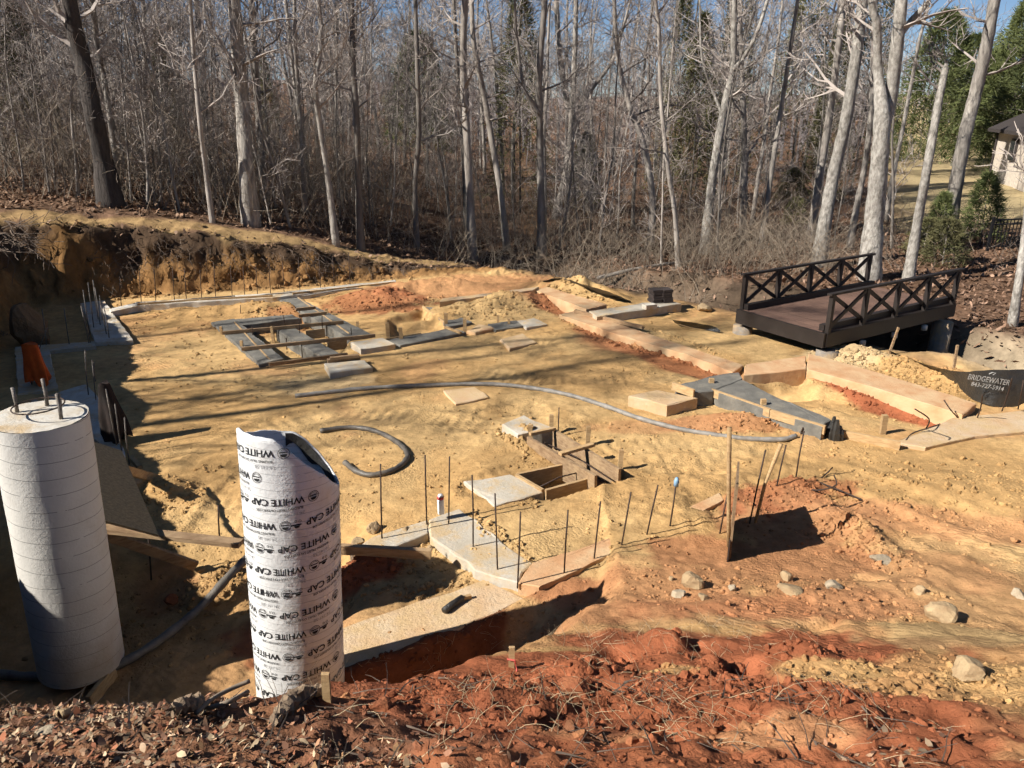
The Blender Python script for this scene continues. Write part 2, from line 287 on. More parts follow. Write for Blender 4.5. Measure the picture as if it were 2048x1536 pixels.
def soil_extra():
    nt = MATS['soil'].node_tree; N = nt.nodes; L = nt.links; bp = next(n for n in N if n.type == 'BUMP'); tc = next(n for n in N if n.type == 'TEX_COORD'); base = bp.inputs['Height'].links[0].from_socket
    def noise(sc, det, p0, p1, t1=1.0):
        n = N.new('ShaderNodeTexNoise'); n.inputs['Scale'].default_value = sc; n.inputs['Detail'].default_value = det; L.new(tc.outputs['Object'], n.inputs['Vector']); m = N.new('ShaderNodeMapRange'); m.inputs['From Min'].default_value = p0; m.inputs['From Max'].default_value = p1; m.inputs['To Max'].default_value = t1; L.new(n.outputs[0], m.inputs[0]); return m.outputs[0]
    def M(op, a, b):
        n = N.new('ShaderNodeMath'); n.operation = op
        for i, v in enumerate((a, b)):
            if isinstance(v, (int, float)): n.inputs[i].default_value = v
            else: L.new(v, n.inputs[i])
        return n.outputs[0]
    tot = M('MULTIPLY', base, .013)
    for ang, mask, pos in ((R(-52), (.75, 1, .60, .68, .0028), .055),):
        mp = N.new('ShaderNodeMapping'); mp.inputs['Rotation'].default_value = (0, 0, ang); mp.inputs['Location'].default_value = (ang * 3, 0, 0); L.new(tc.outputs['Object'], mp.inputs[0])
        wv = N.new('ShaderNodeTexWave'); wv.inputs['Scale'].default_value = 1 / pos * .314; wv.inputs['Distortion'].default_value = 1.6; wv.inputs['Detail'].default_value = 1; wv.inputs['Detail Scale'].default_value = 1.5; L.new(mp.outputs[0], wv.inputs['Vector'])
        tot = M('ADD', tot, M('MULTIPLY', wv.outputs[1], noise(*mask)))
    n3 = N.new('ShaderNodeTexNoise'); n3.inputs['Scale'].default_value = 42; n3.inputs['Detail'].default_value = 3; L.new(tc.outputs['Object'], n3.inputs['Vector'])
    tot = M('ADD', tot, M('MULTIPLY', n3.outputs[0], noise(1.3, 3, .44, .62, .017)))
    L.new(tot, bp.inputs['Height']); bp.inputs['Distance'].default_value = 1.0
soil_extra()
mat('clod', attr='Col', var=.22, scale=20, bump=.012, bscale=40, rough=1, spec=.1)
mat('concrete', (.55, .51, .44), .9, .3, 5, (.42, .36, .27), .008, 30)
mat('concrete_white', (.62, .60, .55), .9, .3, 6, (.50, .43, .33), .008, 30)
mat('concrete_orange', (.60, .40, .23), .95, .3, 3.5, (.50, .27, .13), .010, 24)
mat('concrete_clay', (.58, .46, .32), .95, .3, 3.2, (.52, .34, .19), .012, 26)
mat('concrete_wet', (.20, .188, .162), .95, .3, 6, (.12, .114, .10), .010, 34)
mat('concrete_side', (.30, .27, .23), .9, .3, 7, (.20, .17, .14), .01, 25)
def dust(name, col, lo=.46, hi=.60, sc=2.6, amt=.85):
    nt = MATS[name].node_tree; N = nt.nodes; L = nt.links; b = next(n for n in N if n.type == 'BSDF_PRINCIPLED'); tc = next(n for n in N if n.type == 'TEX_COORD'); cs = b.inputs['Base Color'].links[0].from_socket
    n = N.new('ShaderNodeTexNoise'); n.inputs['Scale'].default_value = sc; n.inputs['Detail'].default_value = 9; n.inputs['Roughness'].default_value = .7; L.new(tc.outputs['Object'], n.inputs['Vector'])
    m = N.new('ShaderNodeMapRange'); m.inputs['From Min'].default_value = lo; m.inputs['From Max'].default_value = hi; m.inputs['To Max'].default_value = amt; L.new(n.outputs[0], m.inputs[0])
    mx = N.new('ShaderNodeMix'); mx.data_type = 'RGBA'; L.new(m.outputs[0], mx.inputs['Factor']); L.new(cs, mx.inputs['A']); mx.inputs['B'].default_value = (*col, 1); L.new(mx.outputs['Result'], b.inputs['Base Color'])
dust('concrete', (.50, .35, .18)); dust('concrete_white', (.50, .36, .20), .50, .62); dust('concrete_orange', (.58, .42, .24), .48, .62, 1.8, .7); dust('concrete_clay', (.52, .36, .18), .42, .58, 2.2); dust('concrete_side', (.40, .27, .14)); dust('concrete_wet', (.27, .24, .19), .52, .66, 4, .6)
mat('lumber', (.52, .36, .19), .85, .3, 7, (.33, .20, .09), .004, 60, objvar=.2, stretch=(1, 1.6, 7)); dust('lumber', (.46, .32, .17), .52, .68, 5, .6)
mat('lumber_dirty', (.38, .26, .15), .9, .35, 7, (.20, .12, .065), .004, 50, objvar=.2, stretch=(1, 1.6, 6)); dust('lumber_dirty', (.44, .30, .16), .5, .66, 4, .6)
mat('osb', (.30, .225, .125), .9, .5, 38, (.17, .125, .07), .004, 60)
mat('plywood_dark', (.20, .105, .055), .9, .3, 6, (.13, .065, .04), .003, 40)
mat('steel_rust', (.075, .048, .035), .7, .4, 20, (.05, .035, .03), .002, 120, metal=.3)
mat('steel_grey', (.22, .20, .18), .6, .4, 20, (.12, .10, .08), .004, 120, metal=.3)
mat('hose', (.30, .28, .25), .6, .5, 9, (.15, .135, .115), .004, 50, spec=.5)
mat('hose_dark', (.16, .14, .115), .5, .5, 9, (.05, .045, .04), .003, 50, spec=.5)
mat('bridge_dark', (.024, .017, .014), .55, .3, 12, (.017, .013, .011), .002, 60, spec=.4)
mat('deck', (.185, .108, .078), .8, .3, 4, (.13, .078, .058), .003, 40, objvar=.12)
mat('orange_cloth', (.72, .13, .02), .9, .25, 8, (.52, .08, .015), .006, 20)
mat('black_cloth', (.018, .015, .014), .95, .4, 8, (.035, .022, .018), .01, 20)
mat('brown_cloth', (.16, .09, .07), .95, .3, 8, None, .01, 20)
mat('black_plastic', (.022, .023, .024), .4, .4, 6, (.04, .036, .03), .02, 12, spec=.5)
mat('grey_silt', (.24, .24, .25), .8, .3, 7, (.13, .13, .135), .015, 14)
mat('white_print', (.50, .50, .48), .9, .5, 14, (.22, .22, .21))
mat('ink', (.03, .03, .03), .8, .3, 20)
mat('ink_grey', (.42, .42, .42), .8, .2, 20)
mat('white_plastic', (.75, .75, .75), .45, .1, 5, spec=.5)
mat('red_plastic', (.45, .02, .025), .4, .1, 5, spec=.5)
mat('blue_plastic', (.25, .42, .60), .4, .2, 5, spec=.5)
mat('pink_ribbon', (.75, .16, .12), .8, .2, 9)
mat('rock', (.44, .33, .19), .9, .35, 9, (.30, .20, .11), .01, 30, objvar=.15)
mat('rock_grey', (.45, .38, .28), .9, .35, 9, (.30, .23, .15), .01, 30, objvar=.15)
mat('rock_red', (.32, .125, .055), 1, .35, 9, (.24, .075, .034), .02, 22)
mat('boulder_mat', (.22, .14, .075), 1, .35, 5, (.14, .085, .045), .03, 10)
mat('paver', (.065, .05, .045), .85, .3, 12, None, .004, 40, objvar=.2)
mat('bark', (.38, .34, .295), .95, .5, 7, (.17, .145, .125), .02, 18, objvar=.5, stretch=(1, 1, .22))
mat('bark_pale', (.47, .435, .385), .95, .35, 14, (.15, .135, .115), .03, 30, objvar=.12, stretch=(1, 1, .5))
mat('bark_lit', (.42, .38, .33), .95, .4, 13, (.14, .122, .105), .025, 26, objvar=.12, stretch=(1, 1, .25))
mat('bark_dark', (.085, .070, .060), .95, .5, 10, (.035, .030, .027), .04, 22, stretch=(1, 1, .18))
mat('twig', (.42, .37, .33), .95, .4, 3, (.23, .19, .162), objvar=.4)
mat('far_twig', (.35, .315, .31), .95, .35, .35, (.23, .20, .197))
mat('brush_mat', (.26, .21, .165), .95, .45, 1.2, (.14, .105, .08))
mat('brush_pale', (.33, .27, .20), .95, .45, 2.2, (.19, .145, .105))
mat('cedar_leaf', (.15, .135, .06), .9, .45, 2.2, (.085, .085, .036), objvar=.3)
mat('pine_leaf', (.135, .15, .05), .85, .45, 2.2, (.066, .084, .03), objvar=.2)
mat('leaf', attr='Col', var=.3, scale=20, rough=.9, spec=.2)
mat('straw', (.46, .36, .22), .9, .4, 9, (.28, .20, .12))
mat('rotwood', (.33, .24, .155), .95, .4, 14, (.15, .10, .065), .01, 40)
mat('root', (.16, .12, .09), .95, .4, 9, (.09, .065, .05))
mat('house_wall_mat', (.66, .58, .48), .9, .25, 9, (.42, .36, .30), .01, 12)
mat('roof_mat', (.055, .045, .042), .9, .35, 20, None, .02, 20)
mat('glass', (.03, .035, .04), .1, .2, 3, spec=.6)
mat('stone_wall_mat', (.55, .42, .26), .9, .35, 3, (.42, .30, .17), .02, 8)
mat('iron', (.010, .010, .011), .5, .2, 9, spec=.5)
mat('water', (.06, .05, .035), .15, .3, 4, spec=.5)
helix_mat('column_paint', (.60, .575, .53), .118, .55, .9, (.38, .30, .21), .045); dust('column_paint', (.42, .37, .30), .55, .72, 2.2, .6)
helix_mat('tube_paper', (.74, .735, .72), .052, .30, .60, (.46, .35, .20), .10); dust('tube_paper', (.56, .49, .38), .56, .74, 3.0, .55)

# ------------------------------------------------------------------ mesh building
def new_mesh(name, V, Q=None, T=None, smooth=False, attr=None):
    """fast mesh from arrays: V (n,3), quads (m,4), tris (k,3)"""
    me = bpy.data.meshes.new(name); V = np.asarray(V, np.float32); me.vertices.add(len(V)); me.vertices.foreach_set('co', V.ravel())
    Q = np.zeros((0, 4), np.int32) if Q is None else np.asarray(Q, np.int32); T = np.zeros((0, 3), np.int32) if T is None else np.asarray(T, np.int32)
    me.loops.add(Q.size + T.size); me.loops.foreach_set('vertex_index', np.concatenate([Q.ravel(), T.ravel()]))
    me.polygons.add(len(Q) + len(T))
    st = np.concatenate([np.arange(len(Q)) * 4, Q.size + np.arange(len(T)) * 3]).astype(np.int32); me.polygons.foreach_set('loop_start', st)
    me.polygons.foreach_set('use_smooth', np.full(len(Q) + len(T), smooth))
    if attr is not None:
        a = me.color_attributes.new('Col', 'FLOAT_COLOR', 'POINT'); c = np.ones((len(V), 4), np.float32); c[:, :3] = attr; a.data.foreach_set('color', c.ravel())
    me.update(calc_edges=True); return me
def tag(o, label=None, cat=None, group=None, kind=None):
    if label: o['label'] = label
    if cat: o['category'] = cat
    if group: o['group'] = group
    if kind: o['kind'] = kind
    return o
def link(name, me, m, parent=None, loc=(0, 0, 0)):
    o = bpy.data.objects.new(name, me); COL.objects.link(o)
    if m and not len(me.materials): me.materials.append(MATS[m])
    o.location = loc
    if parent: o.parent = parent
    return o
def empty(name, loc, label, cat, group=None):
    o = bpy.data.objects.new(name, None); COL.objects.link(o); o.location = loc; o.empty_display_size = .1
    return tag(o, label, cat, group)
class MB:
    def __init__(s): s.v = []; s.f = []
    def add(s, vs, fs):
        n = len(s.v); s.v += [tuple(v) for v in vs]; s.f += [tuple(i + n for i in f) for f in fs]; return s
    def prism(s, poly, z0, z1, jit=0.0, step=0.0, rs=rnd, zj=0.0):
        pts = [(p[0], p[1]) for p in poly]
        if step:
            q = []
            for i in range(len(pts)):
                a, b = pts[i], pts[(i + 1) % len(pts)]; n = max(1, int(math.hypot(b[0] - a[0], b[1] - a[1]) / step))
                for k in range(n):
                    t = k / n; q.append((a[0] + (b[0] - a[0]) * t + rs.uniform(-jit, jit), a[1] + (b[1] - a[1]) * t + rs.uniform(-jit, jit)))
            pts = q
        A = sum(pts[i][0] * pts[(i + 1) % len(pts)][1] - pts[(i + 1) % len(pts)][0] * pts[i][1] for i in range(len(pts)))
        if A < 0: pts.reverse()
        n = len(pts); e = .008 if step else 0
        cx = sum(p[0] for p in pts) / n; cy = sum(p[1] for p in pts) / n
        zt = [z1 + (rs.uniform(-zj, zj) if zj else 0) for _ in pts]
        vs = [(p[0], p[1], z0) for p in pts] + [(p[0], p[1], zt[i] - e) for i, p in enumerate(pts)]
        fs = [(i, (i + 1) % n, n + (i + 1) % n, n + i) for i in range(n)]
        if e:
            ins = []
            for p in pts:
                d = math.hypot(p[0] - cx, p[1] - cy) + 1e-6; k = min(.014, d * .3) / d; ins.append((p[0] + (cx - p[0]) * k, p[1] + (cy - p[1]) * k))
            vs += [(p[0], p[1], zt[i]) for i, p in enumerate(ins)]
            fs += [(n + i, n + (i + 1) % n, 2 * n + (i + 1) % n, 2 * n + i) for i in range(n)]
            fs.append(tuple(range(2 * n, 3 * n)))
        else: fs.append(tuple(range(n, 2 * n)))
        fs.append(tuple(reversed(range(n)))); return s.add(vs, fs)
    def beam(s, a, b, w, h, up=(0, 0, 1)):
        a, b = Vector(a), Vector(b); d = (b - a).normalized(); u = Vector(up)
        sd = d.cross(u)
        if sd.length < 1e-4: sd = d.cross(Vector((0, 1, 0)))
        sd.normalize(); u = sd.cross(d).normalized(); sd *= w / 2; u *= h / 2
        vs = [a - sd - u, a + sd - u, a + sd + u, a - sd + u, b - sd - u, b + sd - u, b + sd + u, b - sd + u]
        return s.add(vs, [(0, 3, 2, 1), (4, 5, 6, 7), (0, 1, 5, 4), (1, 2, 6, 5), (2, 3, 7, 6), (3, 0, 4, 7)])
    def tube(s, pts, rad, n=8, cap=True):
        pts = [Vector(p) for p in pts]; m = len(pts); rad = [rad] * m if isinstance(rad, (int, float)) else rad
        ref = Vector((0, 0, 1)); rings = []
        for i, p in enumerate(pts):
            d = (pts[min(i + 1, m - 1)] - pts[max(i - 1, 0)]).normalized()
            if abs(d.dot(ref)) > .93: ref = Vector((1, 0, 0)) if abs(d.x) < .9 else Vector((0, 1, 0))
            u = d.cross(ref).normalized(); w = d.cross(u)
            rings += [p + (u * math.cos(2 * math.pi * k / n) + w * math.sin(2 * math.pi * k / n)) * rad[i] for k in range(n)]
            ref = w if False else ref
        fs = [(i * n + k, i * n + (k + 1) % n, (i + 1) * n + (k + 1) % n, (i + 1) * n + k) for i in range(m - 1) for k in range(n)]
        fs = [tuple(reversed(f)) for f in fs]
        if cap: fs += [tuple(range(n)), tuple(reversed(range((m - 1) * n, m * n)))]
        return s.add(rings, fs)
    def build(s, name, m, parent=None, smooth=False, loc=None):
        me = bpy.data.meshes.new(name)
        if parent is not None: off = parent.matrix_basis.translation if parent.parent is None else parent.matrix_basis.translation + parent.parent.matrix_basis.translation
        elif loc is None:
            c = np.array(s.v); off = Vector((c[:, 0].mean(), c[:, 1].mean(), c[:, 2].min()))
        else: off = Vector(loc)
        me.from_pydata([(v[0] - off.x, v[1] - off.y, v[2] - off.z) for v in s.v], [], s.f); me.update()
        if smooth: me.polygons.foreach_set('use_smooth', [True] * len(me.polygons))
        return link(name, me, m, parent, (0, 0, 0) if parent is not None else off)
def smooth_path(pts, n=8):
    pts = [Vector(p) for p in pts]; q = [pts[0] * 2 - pts[1]] + pts + [pts[-1] * 2 - pts[-2]]; out = []
    for i in range(1, len(q) - 2):
        for k in range(n):
            t = k / n; a, b, c, d = q[i - 1], q[i], q[i + 1], q[i + 2]
            out.append(.5 * ((2 * b) + (c - a) * t + (2 * a - 5 * b + 4 * c - d) * t * t + (3 * b - a - 3 * c + d) * t ** 3))
    out.append(pts[-1]); return out

# ------------------------------------------------------------------ GROUND
def build_ground():
    X, Y, Z, xs, ys = GXX, GYY, GZ, GX, GY
    # push the face of the cut in and out so that it is lumpy, not a smooth curtain
    d, s, p = seg_dist(X, Y, CUT); sd = np.where(s > 0, d, -d); wt = sst(-.2, .1, sd) * sst(.9, .5, sd) * sst(1, -1, X)
    X2 = X + wt * .12 * fbm(X * 2 + Z * 3, Y * 2 - Z * 5, 1.3, 3, 200); Y2 = Y + wt * .16 * fbm(X * 2 - Z * 4, Y + Z * 6, 1.3, 3, 210)
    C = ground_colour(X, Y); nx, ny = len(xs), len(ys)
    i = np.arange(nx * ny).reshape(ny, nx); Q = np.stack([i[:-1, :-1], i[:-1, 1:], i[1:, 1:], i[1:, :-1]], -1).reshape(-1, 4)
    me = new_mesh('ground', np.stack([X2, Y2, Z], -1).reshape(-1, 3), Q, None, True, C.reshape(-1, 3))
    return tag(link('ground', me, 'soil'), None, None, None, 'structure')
build_ground()

# ------------------------------------------------------------------ small builders for the building site
def W(lst, z): return [P(a, b, z) for a, b in lst]
def slab(name, px, z, m, label, cat='footing', depth=.4, group=None, parent=None, jit=.010):
    mb = MB().prism(W(px, z), z - depth, z, jit, .14, zj=.006)
    o = mb.build(name, m, parent)
    if parent is None: tag(o, label, cat, group)
    return o
REB = {}
def rebar(base, tip, parent, r=.0075, m='steel_rust', name='rebar'):
    mid = (Vector(base) + Vector(tip)) / 2 + Vector((rnd.uniform(-.006, .006), rnd.uniform(-.006, .006), 0))
    b = Vector(base) - Vector((0, 0, .08))
    return MB().tube([b, mid, tip], r, 6).build(name, m, parent, True)
def rebar_px(bx, by, tx, ty, parent, z=0.03, r=.0075, m='steel_rust'):
    b = P(bx, by, z); t = AT(tx, ty, b.y); return rebar(b, t, parent, r, m)
def board(a, b, w, h, m, parent=None, name='board'):
    return MB().beam(a, b, w, h).build(name, m, parent)
def stake(px, py, z0, top, parent, w=.045, name='stake', m='lumber'):
    p = P(px, py, z0); l = rnd.uniform(-.02, .02)
    return MB().beam(p - Vector((0, 0, .2)), p + Vector((l, l, top)), w, w * .8, (0, 1, 0)).build(name, m, parent)

# ---- fresh ladder of poured strips (upper left)
fr = empty('poured_footing', P(580, 660), 'fresh dark grey concrete strips in a ladder layout with wooden spreaders', 'footing')
zA = .05
for q in ([(422, 644), (469, 637), (566, 716), (520, 729)], [(546, 593), (582, 588), (746, 670), (699, 676)], [(552, 659), (590, 656), (681, 708), (643, 714)]):
    slab('concrete_strip', q, zA, 'concrete_wet', None, parent=fr)
slab('concrete_strip', [(471, 638), (585, 629), (602, 636), (484, 650)], zA - .004, 'concrete_wet', None, parent=fr)
for a, b in (((444, 666), (687, 644)), ((483, 698), (750, 671)), ((538, 729), (695, 709)), ((592, 619), (631, 615)), ((597, 632), (653, 626))):
    o = board(P(*a, .085), P(*b, .085), .045, .055, 'lumber_dirty', fr, 'spreader')
for a, b in (((612, 670), (650, 666)), ((655, 694), (694, 688)), ((470, 652), (540, 728)), ((585, 594), (700, 676))):
    board(P(*a, -.02), P(*b, -.02), .022, .16, 'lumber', fr, 'form_board')
for q in ((446, 668), (483, 698), (543, 600), (546, 668), (716, 658), (653, 632)): stake(*q, .0, .14, fr)
for q in ((571, 648, 566, 630), (600, 668, 598, 640), (645, 655, 644, 632), (505, 672, 504, 652), (573, 690, 572, 676), (703, 672, 702, 655), (480, 628, 481, 610)): rebar_px(*q, fr)
# ---- second fresh group
f2 = empty('poured_footing', P(870, 655), 'fresh grey concrete strips turning a corner behind the yellow spoil heap', 'footing')
slab('concrete_strip', [(848, 613), (880, 616), (944, 644), (897, 653)], .05, 'concrete_wet', None, parent=f2)
slab('concrete_strip', [(772, 680), (903, 656), (932, 664), (800, 691)], .046, 'concrete_wet', None, parent=f2)
slab('concrete_strip', [(934, 662), (957, 648), (996, 655), (950, 665)], .045, 'concrete_orange', None, parent=f2)
for q in ((778, 672), (804, 682), (892, 652), (930, 664)): stake(*q, .0, .24, f2, .06)
board(P(890, 654, .08), P(922, 666, .08), .05, .03, 'lumber', f2, 'spreader'); board(P(772, 684, .0), P(842, 672, .0), .025, .12, 'lumber', f2, 'form_board'); board(P(846, 618, .0), P(892, 652, .0), .025, .14, 'lumber', f2, 'form_board')
# ---- loose pads
f3 = empty('concrete_pad', P(1005, 650), 'small dark wet pad with two stakes beside a pale one', 'pad')
slab('concrete_top', [(975, 648), (1033, 640), (1047, 651), (990, 660)], .045, 'concrete_wet', None, parent=f3)
for q in ((996, 646), (1019, 652)): stake(*q, .0, .15, f3)
slab('concrete_pad', [(1030, 642), (1068, 636), (1095, 648), (1052, 655)], .035, 'concrete', 'small pale concrete pad right of the dark wet pad', 'pad')
slab('concrete_pad', [(700, 684), (765, 675), (790, 688), (722, 698)], .10, 'concrete', 'grey concrete pad at the end of the second ladder strip', 'pad')
slab('concrete_pad', [(648, 727), (728, 719), (745, 735), (660, 746)], .08, 'concrete', 'grey concrete pad below the ladder strips with offcuts on it', 'pad')
slab('concrete_pad', [(1000, 678), (1045, 667), (1073, 684), (1018, 696)], .035, 'concrete_clay', 'square tan pad flush with the sand, left of the long wall', 'pad')
slab('concrete_pad', [(885, 781), (950, 773), (978, 793), (912, 808)], .022, 'concrete_clay', 'dusty square pad flush with the sand beside the long hose', 'pad')
slab('concrete_pad', [(1258, 791), (1312, 779), (1395, 796), (1334, 811)], .16, 'concrete_clay', 'thick raised concrete block beside the fresh footing', 'pad', .4)
slab('concrete_pad', [(1003, 849), (1047, 830), (1108, 857), (1037, 869)], .14, 'concrete', 'pale concrete pad at the far end of the wooden trench form', 'pad')
slab('concrete_pad', [(928, 963), (1022, 948), (1086, 984), (990, 1011)], .05, 'concrete', 'pale concrete pad at the near end of the wooden trench form', 'pad')
MB().beam(P(655, 722, .10), P(720, 715, .10), .10, .05).beam(P(660, 717, .15), P(718, 711, .15), .07, .04).build('timber_offcut', 'lumber_dirty')
tag(bpy.data.objects['timber_offcut'], 'dark timber offcuts lying on the grey pad below the ladder strips', 'timber')
# ---- perimeter walls
slab('foundation_wall', [(878, 604), (1066, 580), (1078, 574), (884, 597)], .20, 'concrete_clay', 'far foundation wall with dark near face behind the spoil heap', 'wall', .6)
slab('foundation_wall', [(1068, 580), (1094, 574), (1214, 608), (1172, 619)], .16, 'concrete_orange', 'short orange-stained foundation wall running towards the paver stack', 'wall', .6)
slab('foundation_wall', [(1178, 622), (1330, 599), (1364, 607), (1194, 633)], .15, 'concrete', 'grey cross wall carrying the stack of dark pavers', 'wall', .55)
w3 = slab('foundation_wall', [(1118, 629), (1152, 621), (1282, 662), (1418, 708), (1488, 730), (1466, 744), (1372, 709), (1232, 668)], .075, 'concrete_orange', 'long orange-stained foundation wall crossing the middle of the site', 'wall', .55)
slab('foundation_wall', [(1489, 751), (1490, 729), (1611, 711), (1612, 737)], .115, 'concrete_orange', 'stub wall with dark near face joining the two long walls', 'wall', .5)
slab('foundation_wall', [(1613, 738), (1618, 707), (1780, 752), (1952, 806), (1926, 829), (1770, 782)], .11, 'concrete_orange', 'long orange-stained wall running right towards the lettered fence', 'wall', .55)
wr = slab('footing_slab', [(1790, 884), (1905, 836), (2070, 818), (2090, 858), (1950, 872), (1850, 895)], .05, 'concrete_clay', 'flat pale footing slab with bent bars at the right edge', 'slab', .3)
MB().beam(P(1150, 622, .105), P(1286, 655, .105), .05, .06).build('timber_plank', 'lumber_dirty'); tag(bpy.data.objects['timber_plank'], 'brown timber plank lying along the back edge of the long wall', 'plank')
wp = bpy.data.objects['timber_plank']
# snapped string line marks stay in the material; pipe sleeve in the right wall
sl_ = AT(1798, 800, P(1798, 800, .1).y); 
# ---- paver stack (each paver lies loose)
ps = empty('paver_stack', P(1330, 606, .15), 'stack of dark brown pavers on the grey cross wall', 'pavers')
pc = P(1330, 604, .15)
for k in range(5):
    for j in range(2):
        dx = rnd.uniform(-.02, .02); a = pc + Vector((-.20 + .21 * j + dx, .0 + .03 * j, .03 + .052 * k)); MB().beam(a + Vector((-.095, -.02, 0)), a + Vector((.095, .03, 0)), .26, .046).build('paver', 'paver', ps)
MB().beam(P(1288, 614, .19), P(1310, 611, .19), .14, .08).build('concrete_block', 'concrete_white'); tag(bpy.data.objects['concrete_block'], 'small pale block left of the paver stack', 'block')
# ---- fresh footing with form boards (right of centre)
fh = empty('poured_footing', P(1500, 800), 'fresh dark concrete footing held by yellow form boards and stakes', 'footing')
slab('concrete_strip', [(1351, 771), (1419, 753), (1477, 744), (1486, 757), (1424, 781), (1387, 786)], .20, 'concrete_wet', None, parent=fh)
slab('concrete_strip', [(1425, 779), (1484, 758), (1545, 790), (1662, 838), (1644, 854), (1540, 820), (1450, 792)], .19, 'concrete_wet', None, parent=fh)
for a, b, z in (((1423, 785), (1540, 826), .15), ((1541, 827), (1650, 860), .15), ((1430, 803), (1645, 877), .03), ((1680, 868), (1800, 892), .06), ((1345, 772), (1388, 787), .21)):
    board(P(*a, z), P(*b, z), .035, .11, 'lumber', fh, 'form_board')
for q in ((1419, 793), (1523, 836), (1765, 868)): stake(*q, .0, .26, fh, .065)
rebar_px(1601, 868, 1606, 855, fh)
bk = MB()
cb = P(1668, 878, .0)
for k in range(7):
    a = k / 7 * 6.28; bk.tube([cb + Vector((math.cos(a) * .05, math.sin(a) * .06, 0)), cb + Vector((math.cos(a) * .06, math.sin(a) * .06, .10)), cb + Vector((math.cos(a) * .05, math.sin(a) * .05, .17 + .05 * (k % 3)))], [.06, .055, .02], 5)
o = bk.build('plastic_bundle', 'black_plastic'); tag(o, 'crumpled dark plastic bundle at the end of the fresh footing', 'bundle')
# ---- wooden trench form in the middle
tf = empty('trench_form', P(1130, 920), 'empty wooden trench form with cross braces in the middle of the sand', 'form')
zt = .16
nA, nB, fA, fB = P(1056, 873, zt), P(1192, 951, zt), P(1108, 859, zt), P(1240, 938, zt)
for a, b in ((nA, nB), (fA, fB)):
    MB().beam(a - Vector((0, 0, .14)), b - Vector((0, 0, .14)), .035, .28).build('form_board', 'lumber_dirty', tf)
sq = [P(1031, 948, .07), P(1137, 926, .07), P(1194, 952, .07), P(1088, 981, .07)]
for i in range(4):
    a, b = sq[i], sq[(i + 1) % 4]; dd = (b - a).normalized() * .018
    MB().beam(a - Vector((0, 0, .09)) + dd, b - Vector((0, 0, .09)) - dd, .035, .18 + .004 * i).build('form_board', 'lumber', tf)
board(P(1120, 908, .20), P(1186, 889, .20), .06, .035, 'lumber', tf, 'cross_brace'); board(P(1060, 868, .19), P(1110, 857, .19), .05, .035, 'lumber', tf, 'cross_brace')
for q in ((1063, 888), (1175, 893), (1238, 944), (1103, 868)): stake(*q, .0, .26, tf, .05)
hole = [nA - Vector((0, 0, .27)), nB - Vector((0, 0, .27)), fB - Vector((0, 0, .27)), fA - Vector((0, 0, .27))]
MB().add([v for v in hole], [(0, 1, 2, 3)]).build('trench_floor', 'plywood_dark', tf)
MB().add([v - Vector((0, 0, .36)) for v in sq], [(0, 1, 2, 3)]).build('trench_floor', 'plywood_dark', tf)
for k in (.35, .65): rebar(nA.lerp(fA, k) - Vector((0, 0, .06)), nB.lerp(fB, k) - Vector((0, 0, .10)), tf)
rebar(sq[0].lerp(sq[3], .6), sq[1].lerp(sq[2], .6), tf)
tag_reb = rebar_px(1116, 868, 1118, 815, tf)
# ---- front slabs
fm = empty('footing_slab', P(950, 1090), 'pale rough footing slab with a row of standing bars in the foreground', 'slab')
slab('concrete_top', [(859, 1072), (860, 1040), (918, 1016), (1062, 1128), (1035, 1166), (950, 1140)], .032, 'concrete', None, parent=fm, jit=.018)
slab('concrete_top', [(700, 1104), (742, 1074), (858, 1039), (858, 1066), (776, 1098)], .028, 'concrete', None, parent=fm)
for q in ((763, 1065, 761, 928), (853, 1037, 850, 910), (897, 1037, 899, 913), (946, 1082, 944, 950), (995, 1127, 990, 987), (1035, 1160, 1041, 1024)): rebar_px(*q, fm, .09)
fp = empty('footing_slab', P(1200, 1100), 'narrow orange footing strip carrying a row of bars into the clay', 'slab')
slab('concrete_top', [(1037, 1166), (1064, 1127), (1200, 1082), (1330, 1035), (1440, 985), (1450, 1000), (1330, 1062), (1180, 1128), (1080, 1175)], .055, 'concrete_orange', None, parent=fp)
for q in ((1128, 1148, 1136, 1020), (1187, 1120, 1201, 1003), (1240, 1098, 1262, 984), (1290, 1075, 1316, 970), (1338, 1056, 1353, 960), (1438, 1070, 1456, 985), (1497, 1050, 1531, 900), (1550, 985, 1572, 890), (1590, 965, 1608, 862)): rebar_px(*q, fp, .04)
MB().tube([AT(1352, 972, P(1338, 1056, .04).y), AT(1353, 962, P(1338, 1056, .04).y), AT(1354, 955, P(1338, 1056, .04).y)], [.022, .024, .012], 10).build('bar_cap', 'blue_plastic', fp, True)
slab('footing_slab', [(692, 1341), (800, 1300), (988, 1228), (1050, 1195), (970, 1160), (800, 1214), (640, 1268), (655, 1325)], -.045, 'concrete_clay', 'dusty tan footing slab right of the printed tube, dark front edge', 'slab', .4, jit=.018)
